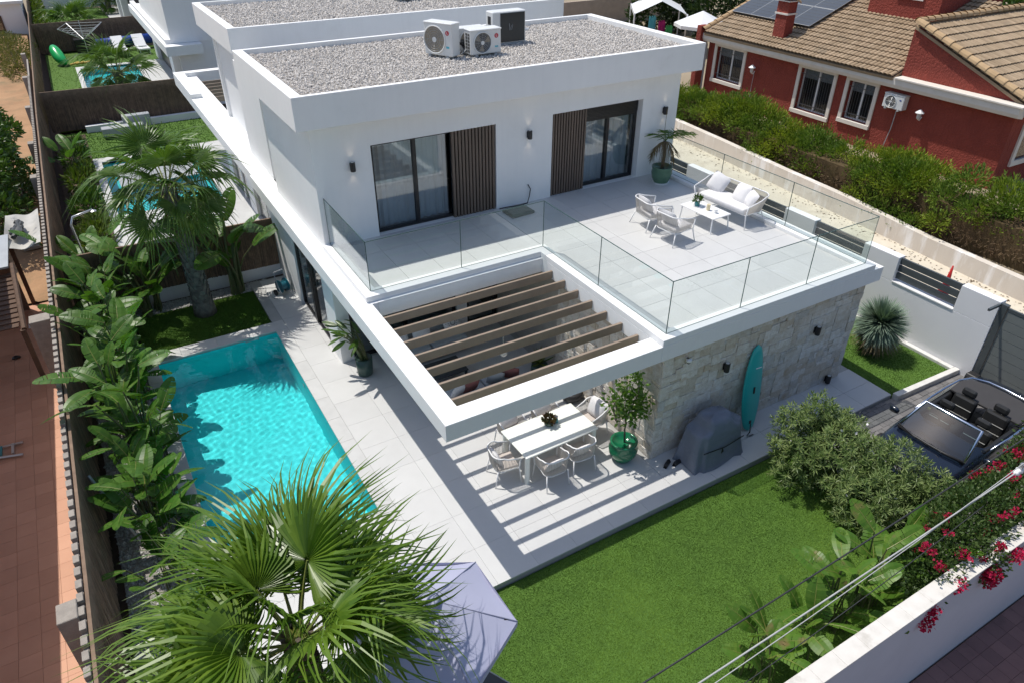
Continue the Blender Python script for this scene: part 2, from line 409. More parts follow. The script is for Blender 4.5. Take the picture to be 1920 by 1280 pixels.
def struct(name, mb, m, **kw):
    o = mb.build(name, m, **kw); o["kind"] = "structure"; return o
def single(name, mb, m, label, cat, group=None, **kw):
    """a thing that is one mesh, with its origin at its base"""
    xs = [v[0] for v in mb.v]; ys = [v[1] for v in mb.v]; zs = [v[2] for v in mb.v]
    c = ((min(xs)+max(xs))/2, (min(ys)+max(ys))/2, min(zs))
    o = mb.build(name, m, world=c, **kw); o.location = c
    return tag(o, label, cat, group)
def tiles(parent, name, me_list, x0, x1, y0, y1, z, dx, dy, th, gap=.006, org=(0, 0, 0), skip=None, stagger=False):
    nx = max(1, round((x1-x0)/dx)); ny = max(1, round((y1-y0)/dy)); dx = (x1-x0)/nx; dy = (y1-y0)/ny
    k = 0
    for j in range(ny):
        for i in range(nx):
            cx = x0+(i+.5)*dx; cy = y0+(j+.5)*dy
            if skip and skip(cx, cy): continue
            link(name, me_list[k % len(me_list)], parent, (cx-org[0], cy-org[1], z-th/2-org[2]), None, (dx-gap, dy-gap, th)); k += 1
    return k
# ================================================================== SETTING
# big ground sheet with holes left for nothing: it lies under everything else
struct('ground', MB().quad((-250, -200, -1.75), (350, -200, -1.75), (350, 400, -1.75), (-250, 400, -1.75)), 'land')

# raised garden block of the plot (plain fill below the finishes; pool pit left open)
PX0, PX1, PY0, PY1 = -3.78, -.75, 1.7, 9.23
f = MB()
f.box(-5.6, 13.9, -5.42, PY0-.02, -1.74, -.20); f.box(-5.6, 13.9, PY1+.02, 19.78, -1.74, -.20)
for a, b in ((26.32, 39.48), (45.72, 80)): f.box(-5.6, 13.9, a, b, -1.74, -.20)
for a, b in ((19.78, 26.32), (39.48, 45.72)): f.box(-5.6, -3.62, a, b, -1.74, -.20); f.box(.07, 13.9, a, b, -1.74, -.20)
f.box(-5.6, PX0-.02, PY0-.02, PY1+.02, -1.74, -.20); f.box(PX1+.02, 13.9, PY0-.02, PY1+.02, -1.74, -.20)
struct('plot_ground', f, 'soil')
f = MB().box(-40, -5.62, -60, 14.2, -1.74, -.04)
struct('neighbour_terrace_base', f, 'grout')

# pool shell and water
def pool(name, x0, x1, y0, y1, depth, wl, label, steps=True):
    t = thing(name, label, 'swimming pool', (x0, y0, 0))
    org = (x0, y0, 0)
    s = MB(); th = .02
    s.quad((x0, y0, -depth), (x1, y0, -depth), (x1, y1, -depth-.15), (x0, y1, -depth-.15))
    s.quad((x0, y0, -depth), (x0, y0, -.045), (x1, y0, -.045), (x1, y0, -depth))
    s.quad((x0, y1, -.045), (x0, y1, -depth-.15), (x1, y1, -depth-.15), (x1, y1, -.045))
    s.quad((x0, y0, -.045), (x0, y0, -depth), (x0, y1, -depth-.15), (x0, y1, -.045))
    s.quad((x1, y0, -depth), (x1, y0, -.045), (x1, y1, -.045), (x1, y1, -depth-.15))
    s.build('basin', 'poolshell', t, org).cycles.is_caustics_receiver = True
    # rippled water sheet
    wm = MB(); nx, ny = max(2, int((x1-x0)*34)), max(2, int((y1-y0)*34)); r = random.Random(3)
    waves = [(r.uniform(0, 6.28), k_, r.uniform(0, 6.28), (.0125/k_**1.35)*r.uniform(.6, 1.3)) for k_ in [r.uniform(13, 48) for _ in range(36)]]
    vs = []
    for j in range(ny+1):
        for i in range(nx+1):
            x = x0+(x1-x0)*i/nx; y = y0+(y1-y0)*j/ny
            z = wl + sum(a*math.sin(k*(x*math.cos(d)+y*math.sin(d))+p) for d, k, p, a in waves)
            vs.append((x, y, z))
    wm.add(vs, [(j*(nx+1)+i, j*(nx+1)+i+1, (j+1)*(nx+1)+i+1, (j+1)*(nx+1)+i) for j in range(ny) for i in range(nx)])
    wo = wm.build('water', 'water', t, org, smooth=True); wo.cycles.is_caustics_caster = True
    return t, org
pl, plo = pool('swimming_pool', PX0, PX1, PY0, PY1, 1.42, -.10, 'long turquoise pool in front of the villa with palm leaves over its near end')
g = MB()
for y in (3.0, 6.9):
    g.disc((PX1-.002, y, -.45), (-1, 0, 0), .07, 20, .02)
g.build('inlet', 'whiteclean', pl, plo)
g = MB(); g.box(-1.6, -1.25, PY1-.012, PY1-.002, -.09, -.05); g.build('skimmer', 'palegrey', pl, plo)

# patio: joint bed plus single porcelain slabs
unit = [unit_piece('slab_a', 'tile', 0), unit_piece('slab_b', 'tile', 0)]
pb = MB()
pb.box(PX1+.01, 11.25, -.955, PY0, -.2, -.012)
pb.box(PX1+.01, .9, PY0, 12.35, -.2, -.012)
pb.box(.9, 11.25, PY0, 7.3, -.2, -.012)
pb.box(-3.78, PX1+.01, -.955, PY0-.02, -.2, -.012)
patio = struct('patio', pb, 'joint')
def patio_skip(x, y):
    return (x < PX1 and y > PY0-.3) or (x > .9 and y > 7.2) or (x > 4.85 and y > .25)
tiles(patio, 'slab', unit, PX1+.30, 4.65, -.97, 7.2, 0, .9, .9, .03, .004, skip=patio_skip)
tiles(patio, 'slab', unit, PX1+.30, .9, 7.2, 12.3, 0, .9, .9, .03, .004)
tiles(patio, 'slab', unit, 4.65, 11.25, -.97, .25, 0, .9, .61, .03, .007)
tiles(patio, 'slab', unit, PX0-.30, PX1+.30, -.97, PY0-.30, 0, .9, .8, .03, .007)
cu = [unit_piece('coping_a', 'coping', 0)]
tiles(patio, 'coping_slab', cu, PX1-.02, PX1+.297, PY0-.3, PY1+.02, 0, .4, .9, .05, .006)
tiles(patio, 'coping_slab', cu, PX0-.3, PX0+.02, PY0-.3, PY1+.02, 0, .4, .9, .05, .006)
tiles(patio, 'coping_slab', cu, PX0-.3, PX1+.297, PY1+.02, PY1+.52, 0, .9, .5, .05, .006)
tiles(patio, 'coping_slab', cu, PX0+.02, PX1-.02, PY0-.3, PY0+.02, 0, .9, .4, .05, .006)
fb = MB(); fb.box(-3.95, PX1+.006, PY1+.03, PY1+.52, -.2, -.052); fb.box(-4.08, PX0-.01, PY0-.3, PY1+.52, -.2, -.052)
fb.build('coping_bed', 'joint', patio)
fb = MB(); fb.box(-3.99, -3.95, -.97, 1.4, -.2, -.01); fb.build('edge_strip', 'kerbwhite', patio)

# turf
def turf(name, polys, z, n, m, hgt=.03, seed=1, label='', base='turfbase', wdt=.006):
    b = MB()
    for p in polys: b.prism(p, z-.08, z)
    o = b.build(name, base); o["kind"] = "stuff"; tag(o, label, 'lawn')
    r = random.Random(seed); vs = []; fs = []
    areas = []
    for p in polys:
        xs = [q[0] for q in p]; ys = [q[1] for q in p]
        areas.append(((min(xs), max(xs), min(ys), max(ys)), p))
    tot = sum((a[1]-a[0])*(a[3]-a[2]) for a, _ in areas)
    def inside(x, y, p):
        c = False; j = len(p)-1
        for i in range(len(p)):
            if (p[i][1] > y) != (p[j][1] > y) and x < (p[j][0]-p[i][0])*(y-p[i][1])/(p[j][1]-p[i][1])+p[i][0]: c = not c
            j = i
        return c
    for a, p in areas:
        k = int(n*(a[1]-a[0])*(a[3]-a[2])/tot)
        for _ in range(k):
            x = r.uniform(a[0], a[1]); y = r.uniform(a[2], a[3])
            if not inside(x, y, p): continue
            t = r.uniform(0, 6.283); l = r.uniform(.3, 1.1)*hgt; c, s_ = math.cos(t)*wdt, math.sin(t)*wdt
            # combed pile: broad patches lean one way
            lean = .7*math.sin(x*1.3+1.7*math.sin(y*.9))+.5*math.sin(y*1.9+x*.6)
            i = len(vs)
            vs += [(x-c, y-s_, z), (x+c, y+s_, z), (x+r.uniform(-.5, .5)*l+.5*l*lean, y+r.uniform(-.6, .4)*l+.3*l*lean, z+l)]
            fs.append((i, i+1, i+2))
    q = MB(); q.v = vs; q.f = fs
    q.build('grass_blades', m, o)
    return o
LZ = -.15
turf('front_lawn', [[(-5.2, -5.2), (8.0, -5.2), (8.0, -.975), (-5.2, -.975)]], LZ, 520000, 'turf', .024, 1, 'bright green turf of the front garden below the dining patio', wdt=.0045)
turf('back_lawn', [[(-4.0, PY1+.53), (-.76, PY1+.53), (-.76, 11.85), (-4.0, 11.85)]], -.03, 60000, 'turf2', .03, 2, 'small turf patch behind the pool round the palm trunk')
turf('side_lawn', [[(10.85, -.95), (13.55, -1.05), (13.55, 7), (11.2, 7), (11.2, .3), (10.85, .3)]], -.06, 60000, 'turf2', .03, 3, 'turf strip with the spiky yucca beside the grey wall')

# pebble beds along the fence
def pebbles(name, x0, x1, y0, y1, z, n, size, m, bed, seed, label):
    o = MB().box(x0, x1, y0, y1, z-.15, z).build(name, bed); o["kind"] = "stuff"; tag(o, label, 'gravel')
    r = random.Random(seed); q = MB()
    base = [(1,0,0),(-1,0,0),(0,1,0),(0,-1,0),(0,0,1),(0,0,-1)]
    fcs = [(0,2,4),(2,1,4),(1,3,4),(3,0,4),(2,0,5),(1,2,5),(3,1,5),(0,3,5)]
    for _ in range(n):
        s_ = size*r.uniform(.5, 1.25); rot = Euler((r.uniform(0, 6), r.uniform(0, 6), r.uniform(0, 6))).to_matrix()
        c = Vector((r.uniform(x0, x1), r.uniform(y0, y1), z+s_*r.uniform(-.2, .5)))
        sx, sy, sz = r.uniform(.7, 1.3), r.uniform(.7, 1.2), r.uniform(.5, .9)
        q.add([c+rot @ Vector((b[0]*sx, b[1]*sy, b[2]*sz))*s_ for b in base], fcs)
    q.build('pebbles', m, o, kind='stuff')
    return o
pebbles('pebble_bed', -5.3, -4.09, -.9, 12.3, -.08, 9000, .035, 'pebble', 'gravelbed', 4, 'white pebbles in the planting bed between pool and fence')
pebbles('pebble_bed', -4.05, -.2, 11.9, 12.45, -.05, 3500, .03, 'pebble', 'gravelbed', 5, 'pebbles at the foot of the brushwood fence behind the back lawn')

# ================================================================== THE VILLA
vil = thing('villa', 'white two storey villa with gravel roof, glazed terrace, pergola and stone clad wall', 'house', (0, 0, 0))
def P(mb, name, m, parent=vil, **kw): return mb.build(name, m, parent, **kw)
ZB, ZBB, ZK = 3.08, 2.734, 3.21
# pergola frame and side ledge
q = MB(); q.prism([(0, 0), (4.5, 0), (4.5, .373), (.39, .373), (.39, 4.2), (0, 4.2)], ZBB, ZB); P(q, 'pergola_frame', 'white', bevel=.006)
q = MB().box(0, .52, 4.203, 12.9, ZBB, ZB); P(q, 'side_ledge', 'white', bevel=.006)
# pergola slats
for i in range(7):
    y = .72+i*.51
    q = MB().box(.392, 4.498, y-.028, y+.028, 2.77, 2.955)
    P(q, 'pergola_slat', 'slat', bevel=.003)
# terrace slabs
q = MB().prism([(4.503, 0), (10.92, 0), (10.92, 7.1), (4.503, 7.1)], ZBB, ZB)
P(q, 'terrace_slab', 'white', bevel=.006)
q = MB().box(.523, 4.5, 4.203, 7.1, ZBB, ZB); P(q, 'terrace_slab', 'white')
# raised kerb under the balustrade
q = MB()
q.prism([(4.503, .002), (10.6, .002), (10.6, .29), (4.79, .29), (4.79, 4.6), (.6, 4.6), (.6, 7.1), (.3, 7.1), (.3, 4.28), (4.503, 4.28)], ZB+.002, ZK)
q.box(10.31, 10.6, .292, 7.1, ZB+.002, ZK)
P(q, 'terrace_kerb', 'white', bevel=.006)
q = MB().box(.602, 4.79, 4.602, 7.1, ZB+.003, 3.105); q.box(4.792, 10.308, .292, 7.1, ZB+.003, 3.105)
tfl = P(q, 'terrace_floor', 'joint')
tiles(tfl, 'slab', unit, 4.795, 10.305, .295, 7.09, 3.13, .92, .92, .02, .006)
tiles(tfl, 'slab', unit, .605, 4.79, 4.605, 7.09, 3.13, .92, .92, .02, .006)
# stone clad block on the right of the pergola
q = MB().box(4.82, 10.72, .24, 6.9, -.15, ZBB-.002); P(q, 'stone_wall', 'mortar')
sw = vil.children[-1]
su = [unit_piece('stone_%d' % i, 'stone', .035, .03, i) for i in range(6)]
r = random.Random(11); rest = MB(); placed = []
def stones(kind):
    """random ashlar: rectangles of whole cells packed greedily, so courses do not run through"""
    a, b = (4.78, 10.76) if kind == 's' else (.20, 3.9)
    nx = round((b-a)/.088); nz = round((ZBB-.004)/.085); cx, cz = (b-a)/nx, (ZBB-.004)/nz; used = set()
    for jz in range(nz):
        for ix in range(nx):
            if (ix, jz) in used: continue
            wn, hn = r.choice(((2, 1), (3, 2), (4, 2), (3, 1), (5, 2), (4, 3), (3, 3), (2, 2), (4, 2), (5, 3)))
            w_ = 0
            while w_ < wn and ix+w_ < nx and (ix+w_, jz) not in used: w_ += 1
            h_ = 0
            while h_ < hn and jz+h_ < nz and all((ix+k, jz+h_) not in used for k in range(w_)): h_ += 1
            for k in range(w_):
                for l in range(h_): used.add((ix+k, jz+l))
            u, l, z, h = a+ix*cx, w_*cx, jz*cz, h_*cz; d = r.uniform(.044, .07)
            if kind == 's': loc, scl = (u+l/2, .24-d/2+.004, z+h/2), (l-.005, d, h-.005)
            else: loc, scl = (4.82-d/2+.004, u+l/2, z+h/2), (d, l-.005, h-.005)
            placed.append((loc, scl))
stones('s'); stones('w')
placed.sort(key=lambda p: -(p[1][0]*p[1][2]+p[1][1]*p[1][2]))
for k, (loc, scl) in enumerate(placed):
    if k < 298: link('stone', r.choice(su), sw, loc, None, scl)
    else: rest.cbox(loc, scl)
rest.build('small_stones', 'stone', sw, bevel=.008, kind='stuff')
# ground floor shell behind the pergola
GY = 6.85
q = MB(); q.box(.3, .62, 6.9, 7.75, 0, ZBB-.002); P(q, 'ground_floor_wall', 'white')
q = MB(); q.box(.3, .62, 10.35, 12.8, 0, ZBB-.002); P(q, 'ground_floor_wall', 'white')
q = MB(); q.box(3.55, 3.85, GY, GY+.3, 0, ZBB-.002); P(q, 'column', 'white')
q = MB(); q.box(.624, 10.7, 11.9, 12.1, 0, ZBB-.002); q.box(.63, 4.8, GY+2.6, GY+2.7, 0, ZBB-.004); P(q, 'inner_wall', 'roomwall')
q = MB(); q.box(.63, 4.81, GY-.01, 11.9, -.01, .012); P(q, 'room_floor', 'joint')
def sliding(x0, x1, y, z0, z1, parts, name='patio_door'):
    """black framed sliding door in a plane y = const, with panes"""
    f = MB(); fw_ = .07
    f.box(x0, x1, y-.04, y+.06, z0, z0+fw_); f.box(x0, x1, y-.04, y+.06, z1-fw_, z1)
    f.box(x0, x0+fw_, y-.04, y+.06, z0+fw_, z1-fw_); f.box(x1-fw_, x1, y-.04, y+.06, z0+fw_, z1-fw_)
    d = P(f, name, 'black')
    ww = (x1-x0-2*fw_)/parts
    for i in range(parts):
        a = x0+fw_+i*ww
        if i: MB().box(a-.045, a+.045, y-.05, y+.05, z0+fw_, z1-fw_).build('mullion', 'black', d)
        MB().box(a+.045*(i > 0), a+ww-.045*(i < parts-1), y-.008, y+.008, z0+fw_, z1-fw_).build('pane', 'pane', d)
    return d
sliding(.64, 3.54, GY+.1, .012, ZBB-.01, 2)
sliding(3.86, 4.78, GY+.1, .012, ZBB-.01, 1)
# side glazing of the ground floor (plane x = const)
f = MB(); x = .4
f.box(x-.04, x+.06, 7.752, 10.348, .012, .07); f.box(x-.04, x+.06, 7.752, 10.348, ZBB-.09, ZBB-.01)
f.box(x-.05, x+.06, 7.752, 7.83, .07, ZBB-.09); f.box(x-.05, x+.06, 10.27, 10.348, .07, ZBB-.09)
d = P(f, 'patio_door', 'black')
MB().box(x-.07, x+.06, 8.98, 9.14, .07, ZBB-.09).build('mullion', 'black', d)
for a, b in ((7.83, 8.98), (9.14, 10.27)): MB().box(x-.008, x+.008, a, b, .07, ZBB-.09).build('pane', 'pane', d)
for a in (7.9, 9.75):
    q = MB(); pts = [(.62+.045*math.sin(k*1.1), a+k*.035) for k in range(13)]
    for k in range(12): q.quad((pts[k][0], pts[k][1], .03), (pts[k+1][0], pts[k+1][1], .03), (pts[k+1][0], pts[k+1][1], 2.6), (pts[k][0], pts[k][1], 2.6))
    P(q, 'curtain', 'curtain', smooth=True)

# upper storey
WY = 7.08; ZR, ZRB = 6.685, 5.99
def wall_with_holes(x0, x1, z0, z1, y0, y1, holes):
    q = MB(); xs = x0
    for (a, b, c, d_) in holes:
        q.box(xs, a, y0, y1, z0, z1)
        if c > z0: q.box(a, b, y0, y1, z0, c)
        q.box(a, b, y0, y1, d_, z1); xs = b
    q.box(xs, x1, y0, y1, z0, z1); return q
holes = [(1.70, 4.93, 3.13, 5.33), (6.58, 9.5, 3.13, 5.33)]
P(wall_with_holes(.36, 10.75, 3.085, ZRB-.002, WY, WY+.3, holes), 'upper_wall', 'white')
q = MB().box(.36, .66, WY+.302, 11.2, ZB+.004, ZRB-.002); P(q, 'upper_side_wall', 'white')
q = MB().box(10.45, 10.75, WY+.302, 11.8, 0, ZRB-.002); q.box(.9, 10.45, 11.5, 11.8, 0, ZRB-.002); P(q, 'rear_wall', 'white')
q = MB().box(.75, .9, 11.2, 12.9, ZB+.002, ZRB-.002); P(q, 'recess_wall', 'white')
q = MB().box(.67, 10.44, WY+2.6, WY+2.7, 3.14, 5.98); P(q, 'room_partition', 'roomwall')
q = MB().box(.67, 10.44, WY+.31, WY+2.6, 3.09, 3.12); P(q, 'room_floor', 'joint')
q = MB().box(5.6, 5.7, WY+.31, WY+2.6, 3.13, 5.98); P(q, 'room_partition', 'roomwall')
sliding(1.72, 4.91, WY+.2, 3.135, 5.325, 3)
sliding(6.60, 9.48, WY+.24, 3.135, 4.98, 3)
q = MB()
for k in range(9): q.cbox((8.04, WY+.2, 5.005+k*.036), (2.86, .05, .032))
P(q, 'shutter_box', 'black')
for a, b in ((1.85, 3.75), (7.6, 9.4)):
    q = MB(); n = int((b-a)/.03)
    for k in range(n):
        x0_, x1_ = a+k*.03, a+(k+1)*.03
        y0_, y1_ = WY+.42+.03*math.sin(k*.95)+.012*math.sin(k*2.3), WY+.42+.03*math.sin((k+1)*.95)+.012*math.sin((k+1)*2.3)
        q.quad((x0_, y0_, 3.16), (x1_, y1_, 3.16), (x1_, y1_, 5.3), (x0_, y0_, 5.3))
    P(q, 'curtain', 'curtain', smooth=True)
# vertical timber screens
for a, b in ((3.72, 4.92), (6.60, 7.68)):
    n = 13; stp = (b-a)/n
    q = MB().box(a, b, WY+.075, WY+.09, 3.16, 5.315); scr = P(q, 'timber_screen', 'black')
    for k in range(n):
        MB().box(a+k*stp+.006, a+(k+1)*stp-.026, WY+.015, WY+.075, 3.15, 5.32).build('slat', 'woodslat', scr)
# roof with parapet
q = MB()
RX0, RX1, RY0, RY1 = .012, 11.08, 6.646, 11.83
q.box(RX0+.2, RX1-.2, RY0+.125, RY1-.125, ZRB+.003, ZR-.26); P(q, 'roof_slab', 'white')
q = MB()
def ring(x0, x1, y0, y1, tx, ty, z0, z1):
    o_ = [(x0, y0), (x1, y0), (x1, y1), (x0, y1)]; i_ = [(x0+tx, y0+ty), (x1-tx, y0+ty), (x1-tx, y1-ty), (x0+tx, y1-ty)]
    vs = [(*p, z0) for p in o_]+[(*p, z0) for p in i_]+[(*p, z1) for p in o_]+[(*p, z1) for p in i_]; fs = []
    for k in range(4):
        n = (k+1) % 4; fs += [(k, n, 8+n, 8+k), (4+n, 4+k, 12+k, 12+n), (8+k, 8+n, 12+n, 12+k), (n, k, 4+k, 4+n)]
    return MB().add(vs, fs)
q = ring(RX0, RX1, RY0, RY1, .24, .12, ZRB, ZR)
P(q, 'parapet', 'white', bevel=.008)
def gravel_roof(parent, x0, x1, y0, y1, z, n, seed, size=.036):
    r = random.Random(seed); q = MB()
    base = [(1,0,0),(-1,0,0),(0,1,0),(0,-1,0),(0,0,1),(0,0,-1)]
    fcs = [(0,2,4),(2,1,4),(1,3,4),(3,0,4),(2,0,5),(1,2,5),(3,1,5),(0,3,5)]
    for _ in range(n):
        s_ = size*r.uniform(.55, 1.3); rot = Euler((r.uniform(0, 6), r.uniform(0, 6), r.uniform(0, 6))).to_matrix()
        c = Vector((r.uniform(x0, x1), r.uniform(y0, y1), z+s_*r.uniform(-.1, .9)))
        sx, sy, sz = r.uniform(.7, 1.3), r.uniform(.7, 1.2), r.uniform(.55, .9)
        q.add([c+rot @ Vector((b[0]*sx, b[1]*sy, b[2]*sz))*s_ for b in base], fcs)
    MB().box(x0, x1, y0, y1, z-.1, z).build('gravel_bed', 'gravelbed', parent)
    q.build('roof_gravel', 'gravel', parent, kind='stuff')
gravel_roof(vil, RX0+.25, RX1-.25, RY0+.13, RY1-.13, ZR-.14, 30000, 21, .027)

# wall lamps (black up and down lights)
wl0 = None
def wall_lamp(x, y, z, label, lit=True, grp='black wall lights of the villa'):
    t = thing('wall_lamp', label, 'wall lamp', (x, y, z), 0, grp)
    q = MB(); q.lathe([(.055, 0), (.06, .01), (.06, .2), (.055, .21)], (0, -.075, -.1), 18); q.build('lamp_body', 'blackplastic', t, smooth=False)
    q = MB().cbox((0, -.008, 0), (.09, .016, .15)); q.build('mounting_plate', 'black', t)
    if lit:
        for zz, up in ((.135, 1), (-.125, 0)):
            ld = bpy.data.lights.new('lamp_light', 'SPOT'); ld.energy = .9; ld.color = (1, .78, .55); ld.spot_size = R(75); ld.spot_blend = .8; ld.shadow_soft_size = .03
            lo = bpy.data.objects.new('lamp_light', ld); col.objects.link(lo); lo.parent = t; lo.location = (0, -.075, zz); lo.rotation_euler = (R(180) if up else 0, 0, 0)
    q = MB().lathe([(.04, .211), (.042, .216)], (0, -.075, -.1), 16); q.build('lens', 'lampglass', t)
    return t
wall_lamp(1.22, WY, 4.94, 'black wall light left of the left upstairs sliding door')
wall_lamp(5.86, WY, 4.94, 'black wall light between the two upstairs sliding doors')
wall_lamp(10.27, WY, 4.93, 'black wall light above the potted palm on the terrace')
wall_lamp(6.5, .17, 1.84, 'black wall light on the stone wall left of the surfboard', False)
wall_lamp(9.29, .17, 1.84, 'black wall light high on the right half of the stone wall', False)
wall_lamp(10.25, .17, .14, 'low black spotlight at the right foot of the stone wall', False)
t = thing('security_camera', 'small white dome camera near the top left of the stone wall', 'security camera', (5.36, .17, 2.38))
MB().lathe([(.05, 0), (.06, .03), (.06, .07)], (0, -.06, 0), 16).build('housing', 'whiteclean', t, smooth=True)
MB().lathe([(.0, -.045), (.03, -.035), (.045, -.01), (.048, .002)], (0, -.06, 0), 16).build('dome', 'black', t, smooth=True)
MB().cbox((0, -.02, .05), (.05, .06, .04)).build('bracket', 'whiteclean', t)

# glass balustrade
bal = thing('glass_balustrade', 'frameless glass balustrade round the upper terrace', 'balustrade', (4.697, .171, ZK))
bo = (4.697, .171, ZK)
GH = 1.12
def glass_run(a, b, n):
    a = Vector((*a, 0)); b = Vector((*b, 0)); d = (b-a)/n; u = d.normalized(); nrm = Vector((-u.y, u.x, 0))*.007
    for i in range(n):
        p0, p1 = a+d*i+u*.003, a+d*(i+1)-u*.003
        z0, z1 = ZK-.02, ZK+GH
        q = MB(); c = [p0-nrm, p1-nrm, p1+nrm, p0+nrm]
        q.add([(v.x, v.y, z0) for v in c]+[(v.x, v.y, z1-.004) for v in c], [(0, 1, 5, 4), (2, 3, 7, 6)])
        g = q.build('glass_panel', 'glass', bal, bo)
        e = MB(); w_ = nrm*.9
        def bar(pa, pb, za, zb, th):
            k = [pa-w_, pb-w_, pb+w_, pa+w_]
            e.add([(v.x, v.y, za) for v in k]+[(v.x, v.y, zb) for v in k], [(3,2,1,0),(4,5,6,7),(0,1,5,4),(1,2,6,5),(2,3,7,6),(3,0,4,7)])
        bar(p0, p1, z1-.012, z1, 0)
        bar(p0, p0+u*.003, z0, z1-.012, 0); bar(p1-u*.003, p1, z0, z1-.012, 0)
        bar(p0, p1, z0, z0+.024, 0)
        e.build('edge', 'glassedge', g, None if False else bo)
glass_run((.477, 7.075), (.477, 4.49), 1)
glass_run((.477, 4.49), (4.697, 4.49), 2)
glass_run((4.697, 4.49), (4.697, .171), 2)
glass_run((4.697, .171), (10.445, .171), 3)
glass_run((10.445, .171), (10.445, 7.075), 3)

# ================================================================== NEIGHBOUR VILLAS BEHIND
n2 = thing('villa', 'second white villa behind, with its own gravel roof and side ledge', 'house', (.5, 12.9, 0))
def Q(mb, name, m, parent, org, **kw): return mb.build(name, m, parent, org, **kw)
o2 = (.5, 12.9, 0)
Q(MB().box(.80, 11.78, 14.96, 20.12, ZRB+.002, ZR-.26), 'roof_slab', 'white', n2, o2, bevel=.008)
q = MB(); a0, a1, b0, b1 = .53, 12.05, 14.82, 20.26
q = ring(a0, a1, b0, b1, .24, .12, ZRB, ZR)
Q(q, 'parapet', 'white', n2, o2, bevel=.008)
q = MB().box(.66, 11.9, 12.55, 12.75, 0, ZRB-.01); q.box(.9, 1.1, 12.752, 19.2, ZB, ZRB-.003); q.box(.8, 11.6, 19.2, 19.4, 0, ZRB-.003); q.box(1.102, 11.9, 14.95, 15.1, 0, ZRB-.003)
Q(q, 'wall', 'white', n2, o2)
q = MB().box(.52, .86, 12.2, 14.9, ZB+.003, ZRB-.15); Q(q, 'wall', 'white', n2, o2)
q = MB().box(.05, .9, 12.904, 26.4, ZBB, ZB+.0); Q(q, 'side_ledge', 'white', n2, o2)
q = MB().box(.05, .45, 22.3, 26.4, ZB+.003, ZB+.16); q.box(.45, 4.5, 26.0, 26.4, ZBB, ZB+.16); q.box(1.4, 6, 21.6, 22.2, ZBB, 3.2); Q(q, 'pergola_frame', 'white', n2, o2)
for k in range(6): Q(MB().box(.92, 4.5, 22.7+k*.55, 22.76+k*.55, 2.75, 2.95), 'pergola_slat', 'slat', n2, o2)
for a, b in ((13.3, 14.5), (17.2, 18.2), (20.6, 21.4)): Q(MB().box(.75, 1.0, a, b, 0, ZBB-.003), 'ground_floor_wall', 'white', n2, o2)
for a, b in ((14.5, 17.2), (18.2, 20.6)):
    d = Q(MB().box(.86, .9, a, b, 0, ZBB-.004), 'patio_door', 'black', n2, o2)
    for k in range(2):
        w2 = (b-a)/2
        Q(MB().box(.84, .858, a+k*w2+.08, a+(k+1)*w2-.08, .08, ZBB-.1), 'pane', 'pane', d, o2)
Q(MB().box(1.2, 2.6, 21.75, 21.77, 3.2, 4.1), 'glass_panel', 'cyancloth', n2, o2)
gravel_roof(n2, a0+.25, a1-.25, b0+.13, b1-.13, ZR-.14, 20000, 22, .033)
for ch in n2.children:
    if ch.name.startswith(('gravel_bed', 'roof_gravel')): ch.location = (-.5, -12.9, 0)
# third villa further back
n3 = thing('villa', 'third white villa far back with shaded grey gable end', 'house', (1.0, 31, 0)); o3 = (1.0, 31, 0)
q = MB().box(1.0, 12, 33, 44, ZB+.11, 9.2); Q(q, 'wall', 'white', n3, o3)
q = MB().box(1.25, 12, 33.05, 33.3, 0, ZB+.1); Q(q, 'ground_floor_wall', 'white', n3, o3)
q = MB().box(.62, 2.34, 32.3, 47.5, ZBB, ZB+.1); Q(q, 'side_ledge', 'white', n3, o3)
q = MB().box(.75, 1.0, 33.002, 47.4, ZB+.103, ZB+.3); Q(q, 'kerb', 'white', n3, o3)
for a, b in ((38.8, 40.2), (46, 47.2)): Q(MB().box(1.5, 2.0, a, b, 0, ZBB-.002), 'column', 'white', n3, o3)
Q(MB().box(1.7, 1.9, 40.2, 46, 0, ZBB-.01), 'patio_door', 'black', n3, o3)
n4 = thing('villa', 'fourth white villa, only its posts and ledge showing at the top edge', 'house', (1.0, 56, 0)); o4 = (1.0, 56, 0)
Q(MB().box(1.6, 12, 58, 72, ZB+.12, 6.5), 'wall', 'white', n4, o4); Q(MB().box(1.0, 3, 53.5, 74, ZBB, ZB+.1), 'side_ledge', 'white', n4, o4)
for y in (60, 64): Q(MB().box(1.1, 1.6, y, y+.8, 0, ZBB-.002), 'column', 'white', n4, o4)
Q(MB().box(1.7, 1.9, 58, 72, 0, ZBB-.01), 'patio_door', 'black', n4, o4)
# ================================================================== BOUNDARY WALLS, DRIVEWAY, STREET
# grey wall on the east side with louvred notches
gw = thing('boundary_wall', 'pale grey rendered wall with louvred notches along the cream path', 'wall', (13.65, -1.4, 0)); go = (13.65, -1.4, 0)
notches = [(-.5, 1.2), (2.25, 3.9), (5.0, 7.95), (9.3, 11.0), (12.1, 13.8)]
q = MB(); y = -1.45
q.box(13.65, 13.9, -1.45, 30, -.3, 1.38)
Q(q, 'wall_base', 'greywall', gw, go, bevel=.006)
ys = -1.45
for a, b in notches+[(30, 30)]:
    Q(MB().box(13.65, 13.9, ys, a, 1.383, 2.08), 'pier', 'greywall', gw, go, bevel=.006); ys = b
for a, b in notches:
    Q(MB().box(13.63, 13.92, a+.003, b-.003, 1.383, 1.41), 'sill', 'whiteclean', gw, go)
    for k in range(3):
        Q(MB().box(13.74, 13.8, a+.01, b-.01, 1.47+k*.21, 1.47+k*.21+.165), 'louvre', 'anthracite', gw, go)
    Q(MB().box(13.73, 13.82, a+.004, a+.05, 1.412, 2.07), 'louvre_frame', 'anthracite', gw, go)
